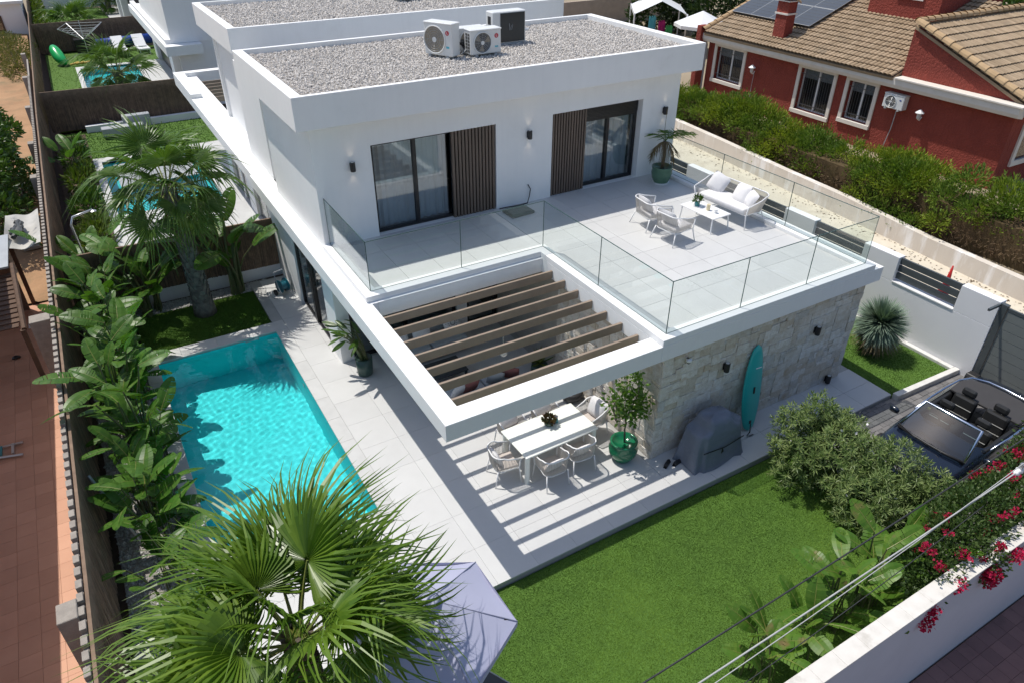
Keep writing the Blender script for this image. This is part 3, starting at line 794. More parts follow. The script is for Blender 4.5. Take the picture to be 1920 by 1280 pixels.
# sliding gate
gt = thing('sliding_gate', 'grey horizontal panel gate at the end of the driveway', 'gate', (13.7, -1.5, 0)); g0 = (13.7, -1.5, 0)
q = MB().box(13.66, 13.78, -1.62, -1.48, -.1, 2.05); q.box(13.68, 13.74, -6.2, -1.63, 1.93, 2.0); q.box(13.68, 13.74, -6.2, -1.63, -.06, .06); Q(q, 'gate_frame', 'anthracite', gt, g0)
for k in range(8): Q(MB().box(13.69, 13.73, -6.2, -1.63, .062+k*.233, .062+(k+1)*.233-.012), 'panel', 'gate', gt, g0)
Q(MB().box(13.2, 13.7, -1.47, -1.42, 1.98, 2.04), 'guide_bracket', 'anthracite', gt, g0)
t = thing('gate_motor', 'black gate motor box at the foot of the grey gate', 'gate motor', (13.42, -1.62, -.1))
MB().prism([(-.14, 0), (.14, 0), (.14, .26), (.1, .33), (-.1, .33), (-.14, .26)], -.13, .13, 'y').build('housing', 'blackplastic', t, bevel=.015)
MB().box(-.18, .18, -.17, .17, -.02, .0).build('base_plate', 'anthracite', t)
# kerb of the side lawn
k0 = MB()
k0.prism([(11.3, -1.12), (13.64, -1.2), (13.64, -1.06), (11.3, -.97)], -.25, .03); k0.prism([(13.5, -1.05), (13.64, -1.05), (13.64, 7), (13.5, 7)], -.2, .02)
single('lawn_kerb', k0, 'kerbwhite', 'white kerb round the yucca lawn', 'kerb', bevel=.01)

# driveway: bed and single grey setts
dr = struct('driveway', MB().prism([(7.9, -5.2), (13.66, -5.2), (13.66, -1.2), (11.3, -1.12), (11.27, -.98), (8.02, -.98)], -.3, -.118), 'gravelbed')
r = random.Random(5); q = MB(); yy = -5.1; row = 0
while yy < -1.0:
    xx = 8.05+(row % 2)*.1
    while xx < 13.6:
        l = r.choice((.14, .2, .26))
        if not (yy > -1.22 and xx+l > 11.2) and yy < -1.02:
            z = -.118+r.uniform(.006, .016)
            q.box(xx+.004, xx+l-.004, yy+.004, yy+.126, -.14, z)
        xx += l
    yy += .13; row += 1
q.build('setts', 'paver', dr, kind='stuff')
struct('driveway_edge', MB().prism([(8.0, -.975), (11.25, -.975), (11.25, -.96), (8.0, -.96)], -.3, -.02), 'joint')

# front wall towards the street
fw = thing('street_wall', 'low white garden wall along the street, seen from above', 'wall', (2.5, -5.3, -1.5)); f0 = (2.5, -5.3, -1.5)
Q(MB().box(-6, 13.64, -5.43, -5.2, -1.74, 1.17), 'wall_body', 'streetwall', fw, f0, bevel=.008)
r = random.Random(8); x = -6
while x < 13.6:
    l = .5
    Q(MB().box(x+.001, x+l-.001, -5.455, -5.175, 1.172, 1.205), 'coping_stone', 'copingstone', fw, f0, bevel=.004); x += l
pv = struct('pavement', MB().box(-20, 40, -8.55, -5.45, -1.74, -1.53), 'grout')
pu = [unit_piece('paver_a', 'pavement', 0)]
tiles(pv, 'paver', pu, 4.0, 10.8, -7.5, -5.46, -1.5, .3, .3, .03, .005)
MB().box(10.8, 40, -8.5, -5.46, -1.6, -1.5).build('far_paving', 'pavement', pv); MB().box(-20, 4.0, -8.5, -5.46, -1.6, -1.5).build('far_paving', 'pavement', pv); MB().box(4.0, 10.8, -8.5, -7.5, -1.6, -1.5).build('far_paving', 'pavement', pv)
struct('road', MB().box(-60, 80, -26, -8.6, -1.74, -1.62), 'asphalt')

# cream path beside the grey wall, rising to the north
pt = MB(); pt.add([(13.9, -6, -.3), (18.62, -6, -.3), (18.62, 0, -.08), (13.9, 0, -.08), (18.62, 14, .54), (13.9, 14, .54), (18.62, 40, .9), (13.9, 40, .9)], [(0, 1, 2, 3), (3, 2, 4, 5), (5, 4, 6, 7)])
struct('path', pt, 'path')
pg = MB()
for s_ in (13.9, 18.62): pass
ow = thing('old_wall', 'streaky cream retaining wall carrying the conifer hedge', 'wall', (18.6, 0, 0)); oo = (18.6, 0, 0)
seg = [(-6, .25), (-1.5, .5), (3.2, .66), (6.5, .92), (9.2, 1.02), (12.5, 1.2), (18, 1.42), (30, 1.7)]
for (a, za), (b, zb) in zip(seg[:-1], seg[1:]):
    q = MB(); q.prism([(a, -.6), (b, -.6), (b, zb), (a, za)], 18.6, 18.85, 'x')
    Q(q, 'wall_section', 'oldwall', ow, oo)
struct('garden_ground', MB().box(18.86, 90, -30, 75, -1.74, .42), 'land')

# ================================================================== RED HOUSE
rh = thing('red_house', 'red rendered bungalow with clay tile roof and white framed windows', 'house', (25, 5, .4)); ro = (25, 5, .4)
def RB(mb, name, m, parent=rh, **kw): return mb.build(name, m, parent, ro, **kw)
WX = 25.0
wins = [(18.0, 19.82, 1.46, 3.02), (12.68, 14.46, 1.2, 3.02), (10.6, 11.88, 1.4, 3.0)]
q = MB(); ys = 4.95
for (a, b, c, d_) in sorted(wins):
    q.box(WX, WX+.3, ys, a, .4, 3.5); q.box(WX, WX+.3, a, b, .4, c); q.box(WX, WX+.3, a, b, d_, 3.5); ys = b
q.box(WX, WX+.3, ys, 20.45, .4, 3.5)
RB(q, 'front_wall', 'redwall')
RB(MB().box(WX+.31, 36, 4.95, 5.25, .4, 3.5), 'side_wall', 'redwall')
RB(MB().box(WX+.31, 36, 20.2, 20.45, .4, 3.5), 'side_wall', 'redwall')
RB(MB().box(WX+.9, WX+1.0, 5.3, 20.1, .45, 3.45), 'inner_wall', 'dark')
# eaves
RB(MB().prism([(24.62, 3.2), (24.98, 3.13), (24.98, 3.56), (24.56, 3.56), (24.56, 3.34)], 4.7, 20.6, 'y'), 'eaves_board', 'cream', bevel=.01)
RB(MB().box(24.5, 25.0, 4.6, 9.62, 3.563, 3.63), 'ledge', 'cream', bevel=.01)
RB(MB().box(24.985, 36, 4.55, 4.95, 3.2, 3.56), 'eaves_board', 'cream', bevel=.01)
# half gable
RB(MB().prism([(4.95, 3.63), (9.66, 3.63), (9.66, 5.42), (9.5, 5.47)], WX, WX+.3, 'x'), 'gable_wall', 'redwall')
RB(MB().box(WX+.301, 34, 9.45, 9.66, 3.6, 5.42), 'gable_wall', 'redwall')
# windows
for (a, b, c, d_) in wins:
    fr = MB(); tk = .17
    fr.box(WX-.06, WX+.02, a-tk, b+tk, d_, d_+tk); fr.box(WX-.10, WX+.02, a-tk, b+tk, c-tk, c)
    fr.box(WX-.06, WX+.02, a-tk, a, c+.002, d_-.002); fr.box(WX-.06, WX+.02, b, b+tk, c+.002, d_-.002)
    wn = RB(fr, 'window', 'cream', bevel=.008)
    s_ = MB(); x = WX+.2
    s_.box(x, x+.05, a, b, c, c+.06); s_.box(x, x+.05, a, b, d_-.06, d_); s_.box(x, x+.05, a, a+.06, c+.06, d_-.06); s_.box(x, x+.05, b-.06, b, c+.06, d_-.06); s_.box(x-.002, x+.052, (a+b)/2-.05, (a+b)/2+.05, c+.06, d_-.06)
    RB(s_, 'sash', 'whiteclean', wn)
    RB(MB().box(x+.02, x+.03, a+.06, b-.06, c+.06, d_-.06), 'pane', 'winpane', wn)
    RB(MB().box(x+.05, x+.06, a+.06, b-.06, d_-.45, d_-.06), 'blind', 'palegrey', wn)
    n = int((b-a)/.12)
    for k in range(1, n):
        y = a+(b-a)*k/n
        RB(MB().tube([(WX+.08, y, c+.03), (WX+.08, y, d_-.03)], .007, 5), 'bar', 'barrail', wn)
    g_ = MB()
    for z in (c+.25, d_-.25): RB(MB().box(WX+.07, WX+.09, a, b, z-.012, z+.012), 'bar_rail', 'barrail', wn)
# south window at the right edge
fr = MB().box(25.75, 27.4, 4.86, 4.96, 1.2, 1.4); fr.box(25.75, 27.4, 4.88, 4.96, 2.7, 2.85); fr.box(25.75, 25.95, 4.88, 4.96, 1.402, 2.698)
wn = RB(fr, 'window', 'cream'); RB(MB().box(25.95, 27.4, 4.93, 4.945, 1.4, 2.7), 'pane', 'pane', wn)
# tiled roofs
def tile_roof(name, p0, along, up, L, S, parent, pitch=.235, row=.44):
    p0, along, up = Vector(p0), Vector(along).normalized(), Vector(up).normalized()
    nrm = along.cross(up); 
    if nrm.z < 0: nrm = -nrm
    q = MB(); n = int(L/pitch); m = int(math.ceil(S/row)); r = random.Random(int(L*100))
    for j in range(m):
        for i in range(n):
            o_ = p0+along*(i*pitch)+up*(j*row)+nrm*r.uniform(0, .008); ln = min(row+.05, S-j*row+.02)
            vs = []
            for e, lift, wd in ((0, .055, 1.0), (ln, .012, .86)):
                for k in range(6):
                    t_ = math.pi*k/5
                    vs.append(o_+along*(pitch*.5-math.cos(t_)*pitch*.53*wd)+nrm*(math.sin(t_)*.075*wd+lift)+up*e)
            vs += [vs[k]-nrm*.02 for k in range(6)]
            fs = [(k, k+1, 7+k, 6+k) for k in range(5)]+[(12+k, 13+k, k+1, k) for k in range(5)]
            q.add(vs, fs)
    b = MB(); c = [p0-along*.02, p0+along*L, p0+along*L+up*S, p0-along*.02+up*S]
    b.add([v-nrm*.02 for v in c]+[v-nrm*.12 for v in c], [(0,1,2,3),(7,6,5,4),(0,4,5,1),(1,5,6,2),(2,6,7,3),(3,7,4,0)])
    ob = RB(b, name, 'rooftile', parent); RB(q, 'roof_tiles', 'rooftile', ob, kind='stuff', smooth=False)
    return ob
sl = .36; upv = Vector((1, 0, sl)).normalized()
tile_roof('west_roof', (24.48, 9.72, 3.6), (0, 1, 0), upv, 10.7, 6.6, rh, .205, .37)
sl2 = .385; up2 = Vector((0, 1, sl2)).normalized()
tile_roof('south_roof', (24.95, 4.6, 3.58), (1, 0, 0), up2, 9.5, 5.35, rh, .215, .44)
# ridge and verge tiles, one by one
rid = MB()
def ridge_mesh(l=.46, rad=.17):
    q = MB(); vs = []; n = 7
    for e, s_ in ((0, 1.0), (l, .86)):
        for k in range(n):
            t_ = math.pi*k/(n-1); vs.append((e, -math.cos(t_)*rad*s_, math.sin(t_)*rad*s_+(.02 if e == 0 else 0)))
    q.add(vs, [(k, n+k, n+k+1, k+1) for k in range(n-1)])
    me = bpy.data.meshes.new('ridge_tile'); me.from_pydata(q.v, [], q.f); me.materials.append(MT['ridge']); return me
rme = ridge_mesh()
def ridge_run(a, b):
    a, b = Vector(a), Vector(b); d = b-a; n = int(d.length/.42); u = d.normalized()
    rot = u.to_track_quat('X', 'Z').to_euler()
    for k in range(n): link('ridge_tile', rme, rh, a+u*(k*.42)-Vector(ro), rot)
ridge_run((24.96, 4.5, 3.66), (24.96, 9.6, 5.64)); ridge_run((24.98, 9.6, 5.62), (34.5, 9.6, 5.62)); ridge_run((24.5, 20.5, 3.68), (30.6, 20.5, 5.92))
# tower, chimney, drainpipe
tw = RB(MB().prism([(28.4, 4.7), (33, 4.7), (33, 7.6), (28.4, 7.6)], 10.95, 14.3, 'y'), 'tower', 'redwall')
fr = MB().box(28.33, 28.42, 11.75, 13.0, 5.85, 6.0); fr.box(28.34, 28.42, 11.75, 11.9, 6.0, 6.9); fr.box(28.34, 28.42, 12.85, 13.0, 6.0, 6.9)
wn = RB(fr, 'window', 'cream', tw); RB(MB().box(28.37, 28.39, 11.9, 12.85, 6.0, 6.9), 'pane', 'pane', tw)
RB(MB().box(28.33, 28.4, 10.9, 14.35, 4.72, 5.02), 'skirting', 'redwall', tw)
ch = RB(MB().box(25.2, 25.75, 16.05, 16.7, 3.7, 5.5), 'chimney', 'redwall')
RB(MB().box(25.15, 25.8, 16.0, 16.75, 4.95, 5.02), 'band', 'cream', ch)
RB(MB().box(25.14, 25.81, 15.99, 16.76, 5.5, 5.54), 'cap', 'cream', ch)
for k in range(3):
    for s_ in (0, 1):
        link('cap_tile', rme, ch, Vector((25.12+s_*.36, 16.12+k*.24, 5.58))-Vector(ro), (0, R(-25 if s_ == 0 else 25), 0))
RB(MB().box(25.3, 25.65, 16.1, 16.6, 5.56, 5.95), 'chimney_pot', 'redwall', ch)
RB(MB().tube([(24.7, 20.5, 3.3), (24.9, 20.52, 3.0), (24.9, 20.52, .4)], .05, 8), 'drainpipe', 'palegrey')
RB(MB().box(24.4, 24.9, 20.55, 20.85, .4, 3.9), 'end_pier', 'redwall')
# solar panels on the west roof
sp0 = thing('solar_array', 'dark solar panels with pale frames on the clay roof', 'solar panels', (27, 16, 4.3)); so = (27, 16, 4.3)
for i in range(4):
    for j in range(3):
        y0 = 15.55+i*1.22; s0 = 1.95+j*1.66
        def rp(s_, y, h): return (24.48+upv.x*s_-h*upv.z, y, 3.6+upv.z*s_+h*upv.x)
        c = [rp(s0, y0, .24), rp(s0, y0+1.19, .24), rp(s0+1.62, y0+1.19, .24), rp(s0+1.62, y0, .24)]
        d_ = [rp(s0, y0, .20), rp(s0, y0+1.19, .20), rp(s0+1.62, y0+1.19, .20), rp(s0+1.62, y0, .20)]
        q = MB().add(c+d_, [(0,1,2,3),(7,6,5,4),(0,4,5,1),(1,5,6,2),(2,6,7,3),(3,7,4,0)])
        pn = Q(q, 'solar_panel', 'solar', sp0, so)
        e = MB()
        for a_, b_ in ((0, 1), (1, 2), (2, 3), (3, 0)):
            e.tube([Vector(c[a_]), Vector(c[b_])], .010, 4)
        Q(e, 'panel_frame', 'palegrey', pn, so)
        cl = MB()
        for k in range(1, 6):
            cl.tube([Vector(rp(s0+1.62*k/6, y0+.02, .243)), Vector(rp(s0+1.62*k/6, y0+1.17, .243))], .004, 4)
        Q(cl, 'cell_line', 'anthracite', pn, so, kind='stuff')
# wall lanterns and outdoor unit of the red house
def lantern(y, z, label, cable):
    t = thing('wall_lantern', label, 'lantern', (24.98, y, z), 0, 'white lanterns on the red house')
    MB().lathe([(.02, .22), (.17, .10), (.17, .08)], (-.22, 0, 0), 8).build('hood', 'whiteclean', t)
    MB().lathe([(.09, .08), (.075, -.12), (.03, -.17)], (-.22, 0, 0), 8).build('glass_body', 'lampglass', t)
    MB().tube([(0, 0, -.1), (-.1, 0, -.22), (-.22, 0, -.17)], .02, 6).build('bracket', 'whiteclean', t)
    if cable: MB().tube([(-.02, 0, -.1), (-.02, .03, -.8), (-.02, -.02, -1.9)], .012, 5).build('conduit', 'palegrey', t)
lantern(17.15, 2.42, 'white wall lantern with hanging conduit between the leftmost windows of the red house', True)
lantern(8.31, 2.42, 'white wall lantern right of the outdoor unit on the red house', False)

def ac_unit(name, loc, rz, label, w=.85, d=.33, h=.62, grp=None, logo='ring', fan='acgrille', sc_=1.0):
    t = thing(name, label, 'air conditioner', loc, rz, grp)
    MB().box(-w/2, w/2, -d/2, d/2, .05, h).build('housing', 'acwhite', t, bevel=.025, seg=2)
    MB().box(-w/2-.012, w/2+.012, -d/2-.012, d/2+.012, h-.02, h+.015).build('lid', 'acwhite', t, bevel=.012)
    fx = -w*.12; fz = h*.52; rr = h*.40
    fr = MB().tube([(fx+math.cos(k*.2618)*rr, -d/2-.012, fz+math.sin(k*.2618)*rr) for k in range(24)], .018, 6, closed=True); fg = fr.build('fan_ring', 'acwhite', t)
    MB().disc((fx, -d/2-.002, fz), (0, -1, 0), rr*.97, 28, .004).build('fan_recess', fan, t)
    g = MB()
    for k in range(1, 6): g.tube([(fx+math.cos(a*.2618)*rr*k/6, -d/2-.012, fz+math.sin(a*.2618)*rr*k/6) for a in range(24)], .004, 4, closed=True)
    for k in range(12): g.tube([(fx, -d/2-.012, fz), (fx+math.cos(k*.5236)*rr, -d/2-.012, fz+math.sin(k*.5236)*rr)], .003, 4)
    g.build('guard', 'steel', fg, kind='stuff')
    MB().disc((fx, -d/2-.008, fz), (0, -1, 0), rr*.2, 16, .012).build('hub', 'acwhite', t)
    for k in range(3):
        a = k*2.094+.4; c_, s_ = math.cos(a), math.sin(a)
        MB().add([(fx+c_*rr*.15, -d/2-.006, fz+s_*rr*.15), (fx+math.cos(a-.35)*rr*.9, -d/2-.006, fz+math.sin(a-.35)*rr*.9), (fx+math.cos(a+.35)*rr*.9, -d/2-.008, fz+math.sin(a+.35)*rr*.9)], [(0, 1, 2)]).build('fan_blade', 'acfan', t)
    # louvred intake on the left end
    for k in range(6):
        for j in range(2):
            MB().box(-w/2-.006, -w/2+.002, -d*.32+j*d*.34, -d*.32+j*d*.34+d*.26, .1+k*(h-.16)/6, .1+(k+.78)*(h-.16)/6).build('intake_slot', 'acgrille', t)
    if logo == 'ring':
        MB().disc((w*.34, -d/2-.001, h*.74), (0, -1, 0), .055, 20, .004).build('emblem', 'logo_red', t)
        MB().box(w*.34-.012, w*.34-.004, -d/2-.008, -d/2-.004, h*.74-.025, h*.74+.03).build('emblem_mark', 'whiteclean', t)
        MB().box(w*.34-.004, w*.34+.02, -d/2-.008, -d/2-.004, h*.74-.025, h*.74-.017).build('emblem_mark', 'whiteclean', t)
        MB().box(w*.29, w*.40, -d/2-.004, -d/2-.001, h*.3, h*.36).build('sticker', 'cyancloth', t)
    elif logo == 'oval':
        MB().lathe([(.001, 0), (.05, 0), (.05, .004)], (0, 0, 0), 16, 1, .5).build('emblem', 'bluecover', t).matrix_local = Matrix.Translation((w*.33, -d/2-.003, h*.72)) @ Matrix.Rotation(R(90), 4, 'X')
    for sx in (-1, 1):
        MB().box(sx*w*.32-.04, sx*w*.32+.04, -d/2-.02, d/2+.02, 0, .05).build('foot', 'palegrey', t)
    return t
RZ = ZR-.12
ac_unit('ac_outdoor_unit', (4.55, 9.1, RZ), R(-62), 'left white outdoor unit on our roof, fan side turned left', .84, .34, .8, 'outdoor units on the gravel roof', fan='acfan')
ac_unit('ac_outdoor_unit', (5.52, 8.78, RZ), 0, 'middle white outdoor unit on our roof, fan facing the terrace', .86, .36, .62, 'outdoor units on the gravel roof')
ac_unit('ac_outdoor_unit', (5.35, 9.22, RZ), 0, 'white outdoor unit half hidden behind the middle roof unit', .8, .3, .6, 'outdoor units on the gravel roof', logo=None)
hp = thing('pool_heat_pump', 'white heat pump with black front panel on the gravel roof', 'heat pump', (6.75, 9.75, RZ))
MB().box(-.5, .5, -.2, .2, .04, .82).build('housing', 'acwhite', hp, bevel=.02)
MB().box(-.28, .46, -.215, -.202, .07, .78).build('front_panel', 'hppanel', hp)
MB().tube([(-.02, -.222, .52), (.0, -.222, .36), (.05, -.222, .47)], .007, 5).build('emblem', 'palegrey', hp); MB().tube([(.05, -.222, .36), (.09, -.222, .5)], .005, 5).build('emblem', 'palegrey', hp)
MB().box(-.506, -.498, -.08, .08, .5, .7).build('handle_recess', 'black', hp); MB().box(-.4, .4, -.22, .22, 0, .04).build('foot', 'palegrey', hp)
MB().tube([(.5, -.05, .3), (.68, -.05, .3)], .04, 8).build('pipe', 'whiteclean', hp)
t = thing('refrigerant_pipe', 'black insulated pipe with loose cables between the roof units', 'pipe', (5.0, 8.9, RZ))
MB().tube([(-.22, .0, .45), (-.05, .05, .3), (.1, .1, .22), (.3, .12, .2)], .03, 8).build('insulated_pipe', 'blackplastic', t, smooth=True)
for k in range(3): MB().tube([(-.05+.05*k, .02, .02+.03*k), (.1, -.06+.05*k, .16), (.25, .06, .05+.06*k)], .015, 6).build('loose_cable', 'palegrey', t, smooth=True)
ac_unit('ac_outdoor_unit', (7.35, 18.0, RZ), R(10), 'outdoor unit cut by the top edge on the rear villa roof, left of two', .86, .36, .62, 'outdoor units on the rear roof')
ac_unit('ac_outdoor_unit', (8.35, 17.9, RZ), R(-30), 'outdoor unit cut by the top edge on the rear villa roof, right of two', .8, .34, .62, 'outdoor units on the rear roof', fan='acfan')
ac_unit('ac_outdoor_unit', (24.82, 9.48, 2.36), R(-90), 'white outdoor unit bracketed on the red wall', .9, .32, .6, None, logo='oval')
single('condensate_pipe', MB().tube([(24.85, 9.35, 2.36), (24.9, 9.4, 1.6), (24.9, 9.55, .6)], .02, 6), 'palegrey', 'thin pipe hanging below the unit on the red wall', 'pipe')

# things beyond the villa: gazebo, parasol, block wall
gz = thing('party_tent', 'white pitched party tent behind the villa roof', 'tent', (30, 33, .45)); z0 = (30, 33, .45)
cs = [(29.4, 32.0), (32.2, 30.0), (34.6, 33.4), (31.8, 35.4)]
for c in cs: Q(MB().tube([(c[0], c[1], .45), (c[0], c[1], 2.55)], .05, 6), 'pole', 'whiteclean', gz, z0)
rA = ((cs[0][0]+cs[3][0])/2, (cs[0][1]+cs[3][1])/2, 3.45); rB = ((cs[1][0]+cs[2][0])/2, (cs[1][1]+cs[2][1])/2, 3.45)
E = [(*c, 2.5) for c in cs]
rA = ((cs[0][0]+cs[1][0])/2, (cs[0][1]+cs[1][1])/2, 3.3); rB = ((cs[2][0]+cs[3][0])/2, (cs[2][1]+cs[3][1])/2, 3.3)
q = MB(); q.quad(E[0], rA, rB, E[3]); q.quad(rA, E[1], E[2], rB)
for e in ((E[0], E[3]), (E[1], E[2])):
    a, b = Vector(e[0]), Vector(e[1]); q.quad(a, b, b-Vector((0, 0, .2)), a-Vector((0, 0, .2)))
Q(q, 'roof_sheet', 'whiteclean', gz, z0)
ps = thing('parasol', 'white parasol open beside the party tent', 'parasol', (32.2, 28.6, .45)); z1 = (32.2, 28.6, .45)
q = MB(); ap = (32.2, 28.6, 2.95); rim = [(32.2+1.75*math.cos(k*math.pi/4), 28.6+1.75*math.sin(k*math.pi/4), 2.2) for k in range(8)]
for k in range(8):
    a, b = rim[k], rim[(k+1) % 8]; q.add([ap, a, b], [(0, 1, 2)]); q.quad(a, (a[0], a[1], a[2]-.2), (b[0], b[1], b[2]-.2), b)
Q(q, 'canopy', 'whiteclean', ps, z1); Q(MB().tube([(32.2, 28.6, .45), (32.2, 28.6, 2.95)], .03, 6), 'pole', 'palegrey', ps, z1)
single('block_wall', MB().box(25, 44, 40, 40.25, .4, 2.2), 'pinkish', 'beige block wall far behind the party tent', 'wall')
single('reed_fence', MB().box(13.5, 25, 38.2, 38.3, .5, 2.4), 'reed', 'brown reed fence panel at the top edge behind the villas', 'fence')
q = MB().box(29.9, 31.6, 32.4, 33.0, .45, 1.1); single('garden_table', q, 'greyfab', 'low grey covered table under the party tent', 'table', bevel=.05)
for i, (x, y, m, l) in enumerate([(30.6, 31.9, 'cyancloth', 'cyan beach towel hanging under the party tent'), (31.2, 31.6, 'magenta', 'magenta swim bag hanging under the party tent'), (31.7, 31.4, 'toygreen', 'green swim bag hanging under the party tent')]):
    q = MB(); n = 6
    for k in range(n):
        a0, a1 = x+k*.1, x+(k+1)*.1
        q.box(a0, a1, y-.03+.03*math.sin(k*1.7), y+.02+.03*math.sin(k*1.7), 1.2-.1*i, 2.3-.3*i-.1*(k % 2))
    single('towel' if i == 0 else 'swim_bag', q, m, l, 'towel' if i == 0 else 'bag')
gc = thing('garden_chair', 'white plastic garden chair under the party tent', 'chair', (29.6, 33.2, .45))
MB().box(-.25, .25, -.25, .25, .4, .45).build('seat', 'whiteclean', gc); MB().box(.2, .25, -.25, .25, .45, .95).build('backrest', 'whiteclean', gc)
for sx in (-.22, .22):
    for sy in (-.22, .22): MB().tube([(sx, sy, 0), (sx, sy, .4)], .02, 5).build('leg', 'whiteclean', gc)

# ================================================================== LEFT BOUNDARY FENCE AND BRUSHWOOD SCREENS
def brush_fence(name, a, b, z0, z1, n, label, seed, m='brush', th=.05, backing='brush', fringe=.06):
    t = thing(name, label, 'fence', (a[0], a[1], z0)); org = (a[0], a[1], z0)
    A, B = Vector((*a, 0)), Vector((*b, 0)); d = B-A; u = d.normalized(); nr = Vector((-u.y, u.x, 0))
    c = [A-nr*th/2, B-nr*th/2, B+nr*th/2, A+nr*th/2]
    q = MB().add([(v.x, v.y, z0) for v in c]+[(v.x, v.y, z1-.05) for v in c], [(3,2,1,0),(4,5,6,7),(0,1,5,4),(1,2,6,5),(2,3,7,6),(3,0,4,7)])
    Q(q, 'panel_core', backing, t, org)
    r = random.Random(seed); q = MB()
    for _ in range(n):
        s_ = r.random()*d.length; side = r.choice((-1, 1)); l = r.uniform(.4, 1.0)*(z1-z0); zb = r.uniform(z0, max(z0, z1-l)); zt = min(zb+l, z1+r.uniform(-.03, fringe))
        p = A+u*s_+nr*side*(th/2+r.uniform(.0, .02)); w_ = r.uniform(.006, .014); tl = u*r.uniform(-.05, .05)+nr*side*r.uniform(-.005, .03)
        e = nr*side*.008
        q.add([(p.x-u.x*w_, p.y-u.y*w_, zb), (p.x+e.x, p.y+e.y, zb), (p.x+u.x*w_, p.y+u.y*w_, zb), (p.x+tl.x+e.x*.5, p.y+tl.y+e.y*.5, zt)], [(0, 1, 3), (1, 2, 3)])
    Q(q, 'twigs', m, t, org, kind='stuff')
    return t
brush_fence('brushwood_fence', (-5.46, -3.5), (-5.40, 28), -.05, 1.95, 9000, 'long dark brushwood screen along the left edge of the pool gardens', 31)
brush_fence('brushwood_fence', (-5.40, 28.02), (-5.1, 70), -.05, 1.95, 2500, 'far stretch of the left screen beside the rear gardens', 36)
brush_fence('brushwood_fence', (-5.3, 12.75), (.34, 12.6), .3, 1.85, 7000, 'brown brushwood fence behind the back lawn and palm trunk', 32)
single('low_wall', MB().box(-5.3, .33, 12.62, 12.86, -.1, .32), 'white', 'low white plinth under the brushwood fence behind the palm', 'wall', bevel=.006)
brush_fence('brushwood_fence', (-5.2, 31.9), (1.2, 31.6), .0, 1.9, 3500, 'brushwood fence between the two rear pool gardens', 33)
brush_fence('brushwood_fence', (-5.1, 51.6), (2.2, 51.9), .0, 1.9, 2500, 'brushwood fence behind the white sun loungers', 34)
# neighbour's block wall with hollow coping blocks
bw = thing('block_wall', 'concrete block wall with a toothed top on the far left', 'wall', (-5.6, 0, 0)); b0_ = (-5.6, 0, 0)
Q(MB().box(-5.57, -5.50, -3.5, 40, -.1, 1.86), 'wall_body', 'block', bw, b0_)
bu = unit_piece('block', 'block', .04)
for k in range(150): link('block', bu, bw, (.065, -3.4+k*.26, 1.90), None, (.085, .16, .10))
for y, s_ in ((9.25, .42), (.3, .26), (19.5, .2), (23.5, .2), (29, .2), (35, .22), (41, .22)):
    Q(MB().box(-5.57-s_, -5.572, y-.18, y+.18, -.1, 1.98), 'pier', 'block', bw, b0_, bevel=.01)
# terracotta terrace of the left neighbour
nt_ = struct('neighbour_terrace', MB().box(-12, -5.575, -8, 14.2, -.04, -.022), 'grout')
tu = [unit_piece('tile_a', 'terracotta', 0)]
tiles(nt_, 'tile', tu, -7.9, -5.58, .2, 14.1, 0, .315, .36, .02, .004)
MB().box(-12, -7.9, -8, 14.1, -.03, 0).build('far_tiling', 'terracotta', nt_); MB().box(-7.9, -5.58, -8, .2, -.03, 0).build('far_tiling', 'terracotta', nt_)
# porch roof of the left neighbour (its edge shades the tiles)
pr = thing('porch', 'neighbour porch whose straight shadow darkens the terracotta tiles on the left', 'porch', (-8, 0, 0)); p0_ = (-8, 0, 0)
Q(MB().prism([(-12, -9), (-7.42, -9), (-6.80, 12.6), (-7.35, 12.35), (-12, 13.0)], 3.0, 3.2), 'porch_roof', 'cream', pr, p0_)
for y in (-6, -1, 4, 9): Q(MB().box(-9.2, -8.95, y, y+.25, 0, 2.998), 'post', 'cream', pr, p0_)
# shed with weathered roof boards
sh = thing('shed', 'weathered wooden shed with a grey sheet roof at the left edge', 'shed', (-7.3, 11, 0)); s0_ = (-7.3, 11, 0)
def slope(u, v): return (-6.35-u, 9.9+v, 1.75+.12*v+.02*u)
for k in range(12):
    y0 = 9.95+k*.2; z = 1.5+k*.03
    Q(MB().box(-9, -6.32+.03*(k % 3), y0, y0+.185, z, z+.03), 'board', 'wood', sh, s0_)
Q(MB().box(-9, -6.35, 12.2, 14.4, 2.05, 2.1), 'sheet_roof', 'palegrey', sh, s0_)
Q(MB().tube([(-6.28, 12.4, 2.05), (-6.22, 9.8, 1.5)], .06, 6), 'rail', 'wood', sh, s0_)
Q(MB().box(-6.3, -6.2, 9.75, 9.85, 0, 1.5), 'post', 'wood', sh, s0_); Q(MB().box(-6.45, -6.35, 14.2, 14.3, 0, 2.05), 'post', 'wood', sh, s0_)
Q(MB().box(-9, -6.5, 13.9, 13.95, 0, 2.0), 'wall', 'wood', sh, s0_)
